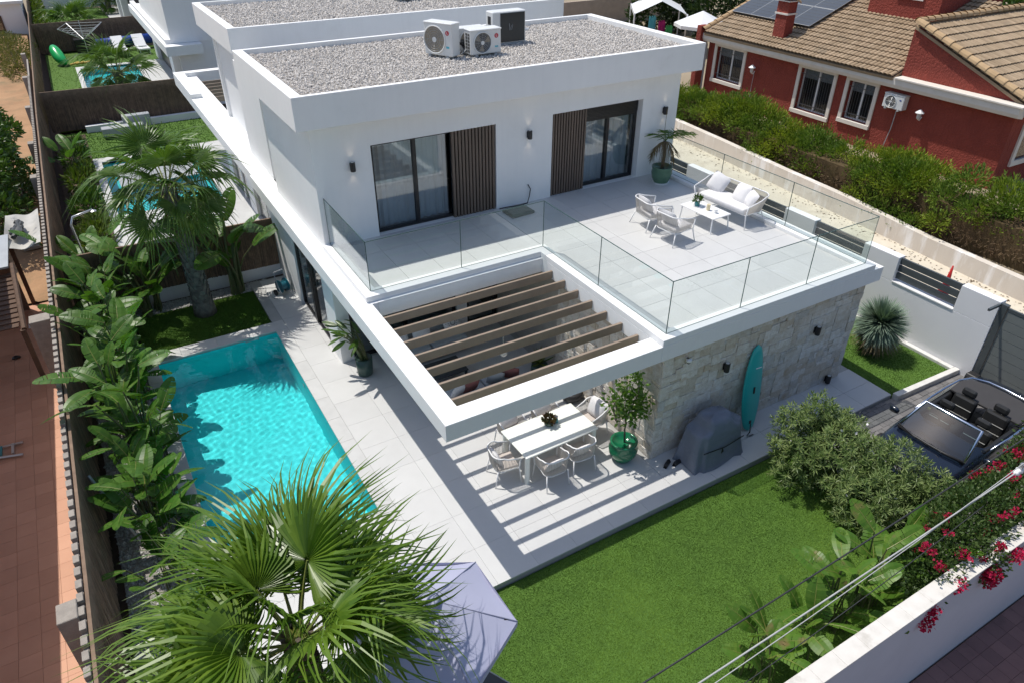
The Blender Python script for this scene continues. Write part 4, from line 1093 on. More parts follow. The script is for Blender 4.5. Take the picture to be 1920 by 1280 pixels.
# tarp
q = MB(); nx_, ny_ = 14, 14; vs = []
for j in range(ny_+1):
    for i in range(nx_+1):
        u, v = i/nx_, j/ny_
        vs.append((-6.45+u*.85, 13.5+v*2.6, 2.05-.28*math.sin(math.pi*u)*math.sin(math.pi*v*.8+.3)+.03*math.sin(9*u+5*v)))
q.add(vs, [(j*(nx_+1)+i, j*(nx_+1)+i+1, (j+1)*(nx_+1)+i+1, (j+1)*(nx_+1)+i) for j in range(ny_) for i in range(nx_)])
q.add([(x, y, z-.015) for x, y, z in vs], [((j+1)*(nx_+1)+i, (j+1)*(nx_+1)+i+1, j*(nx_+1)+i+1, j*(nx_+1)+i) for j in range(ny_) for i in range(nx_)])
single('shade_tarp', q, 'tarp', 'pale sagging tarp with dark bundle above the neighbour passage', 'tarp', smooth=True)
q = MB(); r = random.Random(4)
for k in range(7): q.tube([(-6.3+r.uniform(0, .3), 14.2+r.uniform(0, 1.2), 2.02+r.uniform(-.05, .08)) for _ in range(4)], .06, 6)
single('dark_bundle', q, 'darkframe', 'crumpled dark cloth lying on the pale tarp', 'cloth', smooth=True)
single('drain_cover', MB().box(-6.55, -6.2, 12.75, 13.0, .0, .02), 'whiteclean', 'white rectangular cover on the sunlit terracotta tiles', 'cover', bevel=.005)
lad = thing('step_ladder', 'small folded step ladder lying on the terracotta tiles at the left edge', 'ladder', (-7.05, 7.4, 0))
for s_ in (-.14, .14): MB().tube([(-.5, s_, .05), (.3, s_*1.6-.15, .05)], .025, 6).build('rail', 'alu', lad)
for k in range(3): MB().box(-.35+k*.22, -.3+k*.22, -.2-.03*k, .14-.02*k, .05, .08).build('step', 'tealpot' if k == 1 else 'alu', lad)
single('dark_stone', MB().lathe([(.0, 0), (.08, .02), (.07, .06), (.02, .09)], (-6.85, 11.3, 0), 9, 1.3, .8), 'blackplastic', 'small dark object lying on the shaded terracotta tiles', 'object', smooth=True)

# orange dirt slope beyond the terrace
q = MB(); vs = []; n1, n2_ = 26, 40
for j in range(n2_+1):
    for i in range(n1+1):
        x = -45+(39.3)*i/n1; y = 14.2+(60)*j/n2_
        z = .05+.012*(y-14)+(.0 if x > -6.2 else .02*(-6.2-x))+.12*math.sin(x*1.9+y*.7)*math.sin(y*.9)+.05*math.sin(x*4.3+y*3.1)
        vs.append((x, y, z-.05))
q.add(vs, [(j*(n1+1)+i, j*(n1+1)+i+1, (j+1)*(n1+1)+i+1, (j+1)*(n1+1)+i) for j in range(n2_) for i in range(n1)])
struct('dirt_slope', q, 'dirt', smooth=True)
for k, (x, y, w_, d_) in enumerate(((-6.3, 18.2, .5, .35), (-6.55, 19.4, .6, .3), (-6.2, 20.6, .4, .5))):
    single('paving_slab', MB().prism([(x-w_/2, y-d_/2), (x+w_/2, y-d_/3), (x+w_/2.4, y+d_/2), (x-w_/2.2, y+d_/2.3)], .06, .16), 'block', ['loose concrete slab nearest the tarp on the orange dirt', 'tilted concrete slab in the middle of the dirt patch', 'loose concrete slab farthest from the tarp on the dirt'][k], 'slab', 'loose slabs on the dirt', bevel=.01)
wb = thing('white_outbuilding', 'white flat roofed outbuilding with a small window at the top left corner', 'building', (-6, 56, 0)); w0 = (-6, 56, 0)
Q(MB().box(-16, -5.5, 57.5, 66, 0, 2.4), 'wall', 'white', wb, w0); Q(MB().box(-16.2, -5.3, 57.3, 66.2, 2.403, 2.6), 'roof', 'white', wb, w0)
wn = Q(MB().box(-7.9, -6.9, 57.42, 57.498, .7, 1.7), 'window', 'wood', wb, w0); Q(MB().box(-7.8, -7.0, 57.40, 57.418, .8, 1.6), 'pane', 'pane', wn, w0)

# ================================================================== REAR GARDENS
turf('rear_lawn', [[(-4.9, 26.9), (2, 26.9), (2, 31.4), (-4.9, 31.4)]], -.03, 9000, 'turf2', .05, 12, 'lawn at the far end of the second garden below its fence', wdt=.02)
turf('rear_lawn', [[(-4.9, 32.1), (-3.4, 32.1), (-3.4, 46.3), (2.4, 46.3), (2.4, 51.3), (-4.9, 51.3)]], -.03, 9000, 'turf2', .05, 13, 'lawn round the third pool with loungers on it', wdt=.02)
turf('rear_lawn', [[(-4.2, 52.2), (.6, 52.2), (.0, 71), (-4.2, 71)]], -.03, 5000, 'turf2', .05, 14, 'lawn of the farthest garden at the top left', wdt=.02)
q = MB(); q.box(-3.9, -3.6, 12.9, 26.9, -.2, 0); q.box(.05, 2.2, 12.9, 26.9, -.2, 0); q.box(-3.6, .05, 12.9, 19.8, -.2, 0); q.box(-3.6, .05, 26.3, 26.9, -.2, 0)
struct('rear_deck', q, 'coping')
q = MB(); q.box(-3.4, -3.15, 32.1, 46.2, -.2, 0); q.box(.0, 2.4, 32.1, 46.2, -.2, 0); q.box(-3.15, 0, 32.1, 39.5, -.2, 0); q.box(-3.15, 0, 45.7, 46.2, -.2, 0)
struct('rear_deck', q, 'coping')
struct('rear_deck', MB().prism([(.65, 52.2), (3, 52.2), (3, 71), (.1, 71)], -.2, 0), 'coping')
pool('swimming_pool', -3.6, .05, 19.8, 26.3, 1.3, -.08, 'pool with grey slatted cover in the second garden behind the tall palm')
pool('swimming_pool', -3.15, 0, 39.5, 45.7, 1.3, -.08, 'farthest pool, mostly hidden behind the smaller palm')
cv = thing('pool_cover', 'grey slatted pool cover floating on the second pool', 'pool cover', (-3.2, 22.8, -.02))
for k in range(22): MB().box(0, 2.9, k*.13, k*.13+.118, -.02, .03).build('slat', 'palegrey', cv)
single('garden_wall', MB().box(-4.6, 4, 71.5, 71.8, 0, 2.6), 'greywall', 'grey wall closing the farthest garden at the top', 'wall')
single('planter_edge', MB().box(-3.8, 1.3, 31.1, 31.35, -.1, .28), 'greywall', 'dark grey planter edge in front of the rear brushwood fence', 'planter')
single('garden_bench', MB().box(-3.2, -1.4, 29.6, 30.1, .1, .45).box(-2.2, -1.0, 30.4, 30.8, .2, .7), 'palegrey', 'grey bench and box by the rear planter', 'bench', bevel=.02)
# ================================================================== FURNITURE
def rounded_rail(w, d, zb, zf, n=8, rad=.14, flare=1.0):
    """U shaped rail: front left, round the back, front right"""
    pts = []
    hw = w/2
    pts.append((-hw*flare, -d/2, zf))
    pts.append((-hw, 0, (zf+zb)/2))
    for k in range(n+1):
        a = math.pi-k*(math.pi/2)/n
        pts.append((-hw+rad+math.cos(a)*rad, d/2-rad+math.sin(a)*rad, zb-.02+.02*k/n))
    m = max(2, int(w/.2))
    for k in range(1, m):
        x = -hw+rad+(w-2*rad)*k/m
        pts.append((x, d/2, zb))
    for k in range(n+1):
        a = math.pi/2-k*(math.pi/2)/n
        pts.append((hw-rad+math.cos(a)*rad, d/2-rad+math.sin(a)*rad, zb-.02*k/n))
    pts.append((hw, 0, (zf+zb)/2)); pts.append((hw*flare, -d/2, zf))
    return [Vector(p) for p in pts]
def resample(pts, n):
    ls = [0]
    for a, b in zip(pts[:-1], pts[1:]): ls.append(ls[-1]+(b-a).length)
    out = []; j = 0
    for k in range(n):
        s_ = ls[-1]*k/(n-1)
        while j < len(ls)-2 and ls[j+1] < s_: j += 1
        f = 0 if ls[j+1] == ls[j] else (s_-ls[j])/(ls[j+1]-ls[j])
        out.append(pts[j].lerp(pts[j+1], min(1, f)))
    return out
def pillow(w, d, h, n=8):
    q = MB(); vs = []
    for sgn in (1, -1):
        for j in range(n+1):
            for i in range(n+1):
                u, v = 2*i/n-1, 2*j/n-1
                e = (1-abs(u)**2.4)*(1-abs(v)**2.4)
                pin = 1-.10*(u*u*v*v) - .06*(1-abs(u))*(abs(v)**6) - .06*(1-abs(v))*(abs(u)**6)
                vs.append((u*w/2*pin, v*d/2*pin, sgn*h/2*max(0, e)**.55))
    m = (n+1)**2; fs = []
    for j in range(n):
        for i in range(n):
            a = j*(n+1)+i; fs.append((a, a+1, a+n+2, a+n+1)); fs.append((m+a, m+a+n+1, m+a+n+2, m+a+1))
    return q.add(vs, fs)
def rope_seat(name, label, cat, loc, rz, w, d, sh, bh, ah, ropes, leg_w=.016, cush=.1, grp=None, back_pillow=True, splay=.06, cm='cushion', fm='whiteclean'):
    t = thing(name, label, cat, loc, rz, grp)
    top = rounded_rail(w, d, bh, ah, rad=min(.2, d*.34), flare=.97); bot = rounded_rail(w*.86, d*.84, sh-.05, sh-.05, rad=min(.16, d*.28))
    fr = MB().tube(top, .015, 7).build('top_rail', fm, t, smooth=True)
    MB().tube(bot, .013, 6).tube([bot[0], bot[-1]], .013, 6).build('seat_rail', fm, t, smooth=True)
    n = ropes; ta, ba = resample(top, n), resample(bot, n); q = MB()
    for k in range(1, n-1):
        a, b = ta[k], ba[k]; mdl = (a+b)/2+Vector((0, 0, -.0))
        q.tube([a, mdl, b], .0075, 4, cap=False)
    q.build('rope_weave', 'rope', t, kind='stuff')
    for sx in (-1, 1):
        MB().tube([(sx*w*.485, -d/2, ah), (sx*w*.45, -d*.46, sh-.05), (sx*(w*.45+splay), -d*.5-splay*.3, .0)], [leg_w, leg_w, leg_w*.75], 7).build('leg', fm, t, smooth=True)
        MB().tube([(sx*w*.42, d*.36, sh-.05), (sx*(w*.42+splay*.8), d*.42+splay, .0)], [leg_w, leg_w*.75], 7).build('leg', fm, t, smooth=True)
    q = MB().box(-w*.40, w*.40, -d*.46, d*.36, sh-.05, sh-.05+cush)
    q.build('seat_cushion', cm, t, bevel=min(.045, cush*.45), seg=3, smooth=True)
    return t
def add_pillow(t, loc, rot, w, d, h, m='cushion', name='back_cushion'):
    o = pillow(w, d, h).build(name, m, t, smooth=True); o.location = loc; o.rotation_euler = rot; return o
# dining set
dt = thing('dining_table', 'long cream dining table striped by pergola shadows', 'table', (2.96, 1.37, 0), R(1.5))
MB().box(-.9, .9, -.5, .5, .70, .74).build('table_top', 'tablewhite', dt, bevel=.02, seg=2)
for sx in (-1, 1):
    for sy in (-1, 1): MB().lathe([(.055, 0), (.055, .70)], (sx*.83, sy*.43, 0), 14).build('leg', 'tablewhite', dt, smooth=False)
MB().box(-.8, .8, -.42, -.38, .62, .699).build('apron', 'tablewhite', dt); MB().box(-.8, .8, .38, .42, .62, .699).build('apron', 'tablewhite', dt)
DG = 'rope dining armchairs'
dch = [((1.80, 1.32, 0), 82, 'rope dining armchair at the pool end of the table'),
       ((2.60, .70, 0), 178, 'rope dining armchair on the lawn side, nearer the pool'),
       ((3.32, .78, 0), 176, 'rope dining armchair on the lawn side, nearer the potted tree'),
       ((4.18, 1.52, 0), -82, 'rope dining armchair at the stone wall end with a white cushion'),
       ((2.45, 2.10, 0), 2, 'rope dining armchair on the house side, nearer the pool'),
       ((3.30, 2.10, 0), -3, 'rope dining armchair on the house side, nearer the stone wall')]
for loc, a, lab in dch:
    c = rope_seat('dining_chair', lab, 'chair', loc, R(a), .58, .56, .44, .78, .64, 46, cush=.06, grp=DG, splay=.03, cm='greige')
    if abs(a) > 50 and a < 0:
        add_pillow(c, (0, .12, .66), (R(68), 0, 0), .5, .46, .16)
    else: add_pillow(c, (0.03, .14, .58), (R(66), 0, R(4)), .46, .34, .12)
t = thing('succulent_pot', 'small green pot of reddish succulents on the dining table', 'plant', (3.02, 1.5, .74))
MB().lathe([(.07, 0), (.1, .05), (.095, .11), (.085, .11)], (0, 0, 0), 16).build('pot', 'darkgreenpot', t, smooth=True)
t2 = thing('candle_jar', 'small teal glass jar beside the succulents on the dining table', 'jar', (3.2, 1.5, .74))
MB().lathe([(.045, 0), (.05, .06), (.035, .1), (.04, .14)], (0, 0, 0), 14).build('jar_body', 'tealpot', t2, smooth=True)
MB().lathe([(.03, .141), (.042, .145), (.042, .16)], (0, 0, 0), 14).build('rim', 'palegrey', t2)
SUCC = t

# terrace lounge set
LZT = 3.13
LG = 'rope lounge chairs on the terrace'
c = rope_seat('lounge_chair', 'rope lounge chair on the terrace, nearer the glass front', 'chair', (7.66, 3.42, LZT), R(96), .74, .68, .36, .72, .58, 54, cush=.12, grp=LG, splay=.07)
add_pillow(c, (0, .18, .6), (R(65), 0, 0), .55, .42, .13)
c = rope_seat('lounge_chair', 'rope lounge chair on the terrace, nearer the sliding doors', 'chair', (7.72, 4.3, LZT), R(84), .74, .68, .36, .72, .58, 54, cush=.12, grp=LG, splay=.07)
add_pillow(c, (0, .18, .6), (R(65), 0, 0), .55, .42, .13)
c = rope_seat('lounge_sofa', 'white rope sofa with scatter cushions on the terrace', 'sofa', (9.86, 3.8, LZT), R(-86), 1.82, .78, .38, .76, .58, 110, cush=.14, splay=.07)
for loc, rot, s_, nm in (((-.55, .12, .66), (R(62), R(20), R(14)), .5, 'x'), ((.22, .1, .63), (R(58), R(-4), R(-8)), .52, 'x'), ((.56, .06, .6), (R(60), R(6), R(-24)), .44, 'x')):
    add_pillow(c, loc, rot, s_, s_, .17, name='scatter_cushion')
ct = thing('coffee_table', 'low white coffee table between the terrace sofa and chairs', 'table', (8.93, 3.7, LZT), R(3))
MB().box(-.31, .31, -.56, .56, .37, .40).build('table_top', 'whiteclean', ct, bevel=.012)
for sx in (-1, 1):
    for sy in (-1, 1): MB().tube([(sx*.27, sy*.5, .37), (sx*.3, sy*.53, 0)], .018, 7).build('leg', 'whiteclean', ct)
COFP = thing('potted_plant', 'small leafy plant in a teal pot on the coffee table', 'plant', (8.88, 3.95, LZT+.40))
MB().lathe([(.055, 0), (.065, .1), (.058, .1)], (0, 0, 0), 14).build('pot', 'tealpot', COFP)
t = thing('pillar_candle', 'cream pillar candle on the coffee table', 'candle', (8.92, 3.6, LZT+.40)); MB().lathe([(.045, 0), (.048, .15), (.03, .145)], (0, 0, 0), 14).build('wax', 'candle', t); MB().tube([(0, 0, .14), (0, 0, .165)], .003, 4).build('wick', 'black', t)
t = thing('candle_holder', 'small white lantern cup on the near end of the coffee table', 'candle holder', (8.96, 3.38, LZT+.40)); MB().lathe([(.04, 0), (.03, .03), (.045, .06), (.045, .1), (.038, .1)], (0, 0, 0), 14).build('cup', 'whiteclean', t, smooth=True); MB().lathe([(.03, .03), (.03, .07)], (0, 0, 0), 10).build('tea_light', 'candle', t)

# lounge under the pergola
sf = thing('pergola_sofa', 'grey cushioned sofa against the wall in the pergola shade', 'sofa', (2.35, 6.2, 0), R(0))
MB().box(-1.1, 1.1, -.4, .4, .08, .26).build('base', 'greyfab', sf, bevel=.02); MB().box(-1.1, 1.1, .3, .42, .26, .75).build('backrest', 'greyfab', sf, bevel=.03)
for k in range(2): MB().box(-1.02+k*1.03, -.02+k*1.03, -.38, .28, .262, .44).build('seat_cushion', 'greyfab', sf, bevel=.05, seg=2)
o = add_pillow(sf, (.75, .1, .66), (R(60), 0, R(10)), .52, .52, .16, name='mandala_cushion'); o2_ = MB()
for rr_ in (.07, .13, .19):
    for k in range(14):
        a = k*.4488; o2_.disc((rr_*math.cos(a), rr_*math.sin(a), .075-.9*rr_*rr_), (0, 0, 1), .014, 6, .012)
o2_.build('mandala_print', 'print', o, kind='stuff')
add_pillow(sf, (-.1, .1, .64), (R(62), 0, R(-6)), .5, .45, .15, name='scatter_cushion'); add_pillow(sf, (-.7, .1, .64), (R(62), 0, R(6)), .5, .45, .15, name='scatter_cushion')
s2 = thing('pergola_sofa', 'second grey sofa nearer the dining table with pink cushions', 'sofa', (2.75, 3.75, 0), R(180))
MB().box(-.95, .95, -.38, .38, .08, .26).build('base', 'greyfab', s2, bevel=.02); MB().box(-.95, .95, .3, .4, .26, .68).build('backrest', 'greyfab', s2, bevel=.03)
for k in range(2): MB().box(-.9+k*.92, .0+k*.9, -.36, .28, .262, .42).build('seat_cushion', 'greyfab', s2, bevel=.05, seg=2)
for x, m in ((-.6, 'pink'), (-.2, 'greyfab'), (.45, 'pink'), (.75, 'cushion')): add_pillow(s2, (x, .08, .62), (R(62), 0, R(-10+30*x)), .44, .44, .14, m, 'scatter_cushion')
lt = thing('low_table', 'low dark table between the pergola sofas', 'table', (2.2, 5.0, 0))
MB().box(-.55, .55, -.35, .35, .3, .34).build('table_top', 'darkframe', lt, bevel=.01)
for sx in (-1, 1):
    for sy in (-1, 1): MB().box(sx*.5-.025, sx*.5+.025, sy*.3-.025, sy*.3+.025, 0, .3).build('leg', 'darkframe', lt)
AGAVE = thing('agave_pot', 'potted spiky agave in the pergola shade by the stone wall', 'plant', (4.35, 3.95, 0))
MB().lathe([(.16, 0), (.22, .18), (.2, .34), (.17, .34)], (0, 0, 0), 18).build('pot', 'darkgreenpot', AGAVE, smooth=True)
t = thing('pendant_ball', 'small glass ball hanging on a cord from a pergola slat', 'ornament', (2.5, 2.5, 2.16))
q = MB()
q.lathe([(.005, -.085), (.045, -.07), (.075, -.03), (.08, .01), (.06, .055), (.02, .08)], (0, 0, 0), 16); q.build('ball', 'lampglass', t, smooth=True)
MB().tube([(0, 0, .08), (0, .02, .6)], .006, 5).build('cord', 'greycable', t)
t = thing('black_pouf', 'round black bowl on the floor behind the dining table', 'bowl', (4.5, 2.75, 0))
MB().lathe([(.15, 0), (.24, .08), (.26, .2), (.22, .28), (.2, .26), (.05, .12)], (0, 0, 0), 20).build('bowl_body', 'blackplastic', t, smooth=True); MB().lathe([(.13, -.001), (.15, .004), (.15, .02)], (0, 0, 0), 16).build('base_ring', 'black', t)

# barbecue cover
bq = MB(); n = 40; rings = [(0, .92, .48), (.03, .91, .47), (.25, .87, .43), (.6, .81, .38), (.86, .76, .36), (.92, .74, .35), (.95, .66, .34), (1.0, .48, .33), (1.16, .40, .30), (1.24, .36, .24), (1.26, .30, .12)]
vs = []; r = random.Random(3); ph = [r.uniform(0, 6) for _ in range(6)]
for z, a, b in rings:
    for k in range(n):
        t_ = 2*math.pi*k/n; c_, s_ = math.cos(t_), math.sin(t_); e = .45
        x = math.copysign(abs(c_)**e, c_)*a; y = math.copysign(abs(s_)**e, s_)*b
        fold = (1-z/1.5)*.06*(math.sin(7*t_+ph[0]+2*z)+.7*math.sin(13*t_+ph[1])+.5*math.sin(19*t_+ph[4]-3*z)); x *= 1+fold; y *= 1+1.6*fold
        zz = z+.03*math.sin(3*t_+ph[2])*(z > .8)+(0 if z else .02*math.sin(5*t_+ph[3]))
        vs.append((x-.06*(z > 1.0), y, max(.0, zz)))
fs = [(i*n+k, i*n+(k+1) % n, (i+1)*n+(k+1) % n, (i+1)*n+k) for i in range(len(rings)-1) for k in range(n)]+[tuple(range((len(rings)-1)*n, len(rings)*n))]
bq.add(vs, fs)
bt = thing('barbecue', 'covered barbecue under a dark grey cloth by the stone wall', 'barbecue', (5.98, -.30, 0), R(2))
bt.scale = (.82, .86, .92)
bq.build('cover', 'bbq', bt, smooth=True, sub=1)
MB().tube([(-.7, -.40, .55), (0, -.45, .52), (.7, -.42, .55)], .012, 5).build('strap', 'black', bt)
MB().tube([(-.1, -.46, .53), (-.12, -.47, .4), (-.06, -.46, .42), (-.1, -.46, .53)], .012, 5).build('strap_buckle', 'black', bt)
# surfboard
sb = thing('surfboard', 'teal surfboard leaning upright against the stone wall', 'surfboard', (7.28, -.16, .0))
q = MB(); vs = []; nr_ = 26; npt = 18; L_ = 2.1
for i in range(nr_+1):
    s_ = i/nr_; wd = .285*max(0.0, (math.sin(math.pi*min(1, max(0, s_))**.9)))**.42 if 0 < s_ < 1 else 0.0
    wd = max(wd, .004); thk = .055*min(1, wd/.15)
    for k in range(npt):
        a = 2*math.pi*k/npt; vs.append((math.cos(a)*wd, math.sin(a)*thk-.06*(s_-.5)**2*2, s_*L_))
q.add(vs, [(i*npt+k, i*npt+(k+1) % npt, (i+1)*npt+(k+1) % npt, (i+1)*npt+k) for i in range(nr_) for k in range(npt)])
o = q.build('board', 'board', sb, smooth=True)
for nm, mb_, m in (('handle', MB().box(-.02, .02, -.075, -.06, .95, 1.1), 'black'), ('logo_stripe', MB().box(-.02, .15, -.068, -.062, 1.54, 1.56), 'whiteclean'), ('leash_plug', MB().box(-.05, .02, -.075, -.05, .2, .28), 'black')):
    mb_.build(nm, m, o)
MB().tube([(-.0, -.06, .22), (-.1, -.16, .1), (-.2, -.18, .04), (-.12, -.2, .03), (-.02, -.2, .03)], .012, 6).build('leash', 'black', sb, smooth=True)
o.rotation_euler = (R(-9.5), R(4), 0)
# pair of black shoes
for k, (x, y, a) in enumerate(((4.98, -.12, 30), (5.2, -.2, 12))):
    t = thing('shoe', ['left black shoe by the corner of the stone wall', 'right black shoe by the corner of the stone wall'][k], 'shoe', (x, y, 0), R(a), 'pair of shoes on the patio')
    q = MB(); vs = []
    for i, (xx, ww, hh) in enumerate(((-.13, .02, .05), (-.11, .04, .1), (-.04, .042, .1), (.03, .045, .06), (.1, .048, .045), (.14, .02, .03))):
        for kk in range(8):
            aa = math.pi*kk/7; vs.append((xx, math.cos(aa)*ww, .015+math.sin(aa)*hh))
    q.add(vs, [(i*8+kk, i*8+kk+1, (i+1)*8+kk+1, (i+1)*8+kk) for i in range(5) for kk in range(7)]); q.build('upper', 'blackplastic', t, smooth=True)
    MB().prism([(-.14, -.035), (-.02, -.04), (.1, -.048), (.15, 0), (.1, .048), (-.02, .04), (-.14, .035)], 0, .018).build('sole', 'black', t)
# hose reel
hr = thing('hose_reel', 'teal hose reel cart on the patio by the side door', 'hose reel', (-.02, 11.1, 0), R(20))
MB().lathe([(.2, -.12), (.2, -.1), (.13, -.095), (.13, .095), (.2, .1), (.2, .12)], (0, 0, 0), 20).build('drum', 'teal', hr).matrix_local = Matrix.Translation((0, 0, .32)) @ Matrix.Rotation(R(90), 4, 'Y')
for sx in (-1, 1): MB().tube([(sx*.15, -.2, 0), (sx*.15, 0, .32), (sx*.15, .12, .75)], .015, 6).build('frame', 'palegrey', hr); MB().disc((sx*.15, .16, .09), (sx, 0, 0), .09, 16, .04).build('wheel', 'blackplastic', hr)
MB().tube([(-.15, .12, .75), (.15, .12, .75)], .015, 6).build('handle', 'palegrey', hr)
MB().tube([(.0, -.15, .2)]+[(.12+.16*math.cos(a*.5), -.35+.13*math.sin(a*.5), .015) for a in range(13)], .009, 5).build('hose', 'palegrey', hr, smooth=True)

# lavender sun umbrella and lounger at the bottom edge
um = thing('sun_umbrella', 'lavender square sun umbrella under the foreground palm leaves', 'umbrella', (-1.5, -2.55, LZ))
u0 = (-1.5, -2.55, LZ); ap = Vector((-1.5, -2.55, 2.68)); rim = [Vector((-1.5+1.14*math.cos(R(31+60*k)), -2.55+1.14*math.sin(R(31+60*k)), 2.2)) for k in range(6)]
for k in range(6):
    a, b = rim[k], rim[(k+1) % 6]; q = MB(); n = 6; vs = [ap]
    for i in range(1, n+1):
        for j in range(i+1):
            p = ap.lerp(a.lerp(b, j/i), i/n); p = p+Vector((0, 0, -.06*math.sin(math.pi*j/i)*(i/n)+.008*math.sin(9*p.x+7*p.y)))
            vs.append(p)
    fs = []
    idx = lambda i, j: 0 if i == 0 else 1+sum(range(2, i+1))+j
    for i in range(n):
        for j in range(i+1):
            fs.append((idx(i, j), idx(i+1, j), idx(i+1, j+1)))
            if j < i: fs.append((idx(i, j), idx(i+1, j+1), idx(i, j+1)))
    q.add(vs, fs); Q(q, 'canopy_panel', 'umbrella', um, u0, smooth=True)
    Q(MB().tube([ap+Vector((0, 0, .006)), a+Vector((0, 0, .006))], .007, 5), 'seam', 'umbrellaseam', um, u0)
    v_ = MB(); v_.quad(a, b, b-Vector((0, 0, .1)), a-Vector((0, 0, .1))); Q(v_, 'valance', 'umbrella', um, u0)
    Q(MB().tube([ap-Vector((0, 0, .06)), a-Vector((0, 0, .03))], .012, 5), 'rib', 'alu', um, u0)
Q(MB().lathe([(.16, -.035), (.1, .0), (.02, .03)], tuple(ap), 12), 'top_cap', 'umbrella', um, u0, smooth=True)
Q(MB().tube([(-1.5, -2.55, LZ), (-1.5, -2.55, 2.66)], .025, 8), 'pole', 'alu', um, u0)
Q(MB().lathe([(.3, 0), (.3, .06), (.06, .1)], (-1.5, -2.55, LZ), 16), 'base', 'anthracite', um, u0)
Q(MB().tube([(-.66, -3.02, 2.26), (-.56, -3.06, 2.2)], .016, 5), 'rib_tip', 'black', um, u0)
sl_ = thing('sun_lounger', 'grey framed lounger with dark mat below the lavender umbrella at the bottom edge', 'sun lounger', (-.62, -3.0, LZ), R(28))
MB().box(-.32, .32, -.9, .9, .28, .33).build('frame', 'palegrey', sl_, bevel=.01); MB().box(-.28, .28, -.86, .86, .332, .38).build('mat', 'darkframe', sl_, bevel=.02)
for sx in (-1, 1):
    for sy in (-1, 1): MB().box(sx*.28-.025, sx*.28+.025, sy*.8-.025, sy*.8+.025, 0, .28).build('leg', 'palegrey', sl_)

# cables above the street
for k, (a, b, rad, m, lab) in enumerate([
    ((-1.06, 5.24), (3.5, 5.45), .008, 'cable', 'uppermost dark cable crossing the lower right corner'),
    ((-.37, 4.66), (4.42, 4.86), .009, 'greycable', 'pale thick cable running to the white insulator on the right'),
    ((-.14, 4.47), (2.61, 4.72), .005, 'greycable', 'thin grey cable just below the pale one'),
    ((.63, 4.10), (2.45, 4.30), .005, 'cable', 'lowest thin dark cable at the lower right')]):
    d_ = ((b[0]-a[0]), (b[1]-a[1])); pts = []
    for i in range(25):
        s_ = -.8+2.6*i/24; pts.append((a[0]+d_[0]*s_, -5.9, a[1]+d_[1]*s_+.12*((s_-.5)**2-.25)*.6))
    single('overhead_cable', MB().tube(pts, rad, 6), m, lab, 'cable', 'overhead street cables', smooth=True)
t = thing('insulator', 'white insulator clamp on the pale cable at the right edge', 'insulator', (4.42, -5.9, 4.86))
MB().lathe([(.015, -.09), (.04, -.06), (.025, -.03), (.045, 0), (.025, .03), (.04, .06), (.015, .09)], (0, 0, 0), 12).build('body', 'whiteclean', t, smooth=True).rotation_euler = (0, R(80), 0)
MB().box(-.02, .02, -.02, .02, .03, .1).build('clamp', 'steel', t)

# red toy on the path
t = thing('red_cone', 'red pointed plastic object on the path behind the louvres', 'toy', (14.2, .12, -.08))
MB().lathe([(.22, 0), (.22, .03), (.15, .05), (.1, .9), (.13, 1.35), (.14, 1.55), (.06, 1.85), (.02, 2.27)], (0, 0, 0), 14).build('body', 'red', t, smooth=True); MB().lathe([(.0, 1.58), (.07, 1.62), (.0, 1.68)], (.08, -.05, 0), 10).build('nozzle', 'yellow', t)

# flat box and cable left on the terrace by the wall
t = thing('storage_lid', 'flat dark green box lid lying on the terrace between the sliding doors', 'box', (5.3, 6.6, 3.13), R(4))
MB().box(-.34, .34, -.26, .26, .0, .07).build('lid', 'darkgreenpot', t, bevel=.02); MB().box(-.3, .3, -.22, .22, .07, .082).build('raised_panel', 'darkgreenpot', t, bevel=.008)
single('wall_cable', MB().tube([(5.86, 7.06, 3.62), (5.92, 7.03, 3.5), (5.88, 7.02, 3.3), (5.8, 6.98, 3.15), (5.5, 6.97, 3.15), (5.1, 6.99, 3.16), (4.98, 7.02, 3.15)], .014, 6), 'cable', 'loose black cable hanging from the terrace wall between the sliding doors', 'cable', smooth=True)
single('fence_prop', MB().tube([(-5.35, 3.9, 1.35), (-4.9, 3.2, .0)], .03, 7), 'steel', 'grey metal prop slanting down from the left fence near the foreground palm', 'prop')
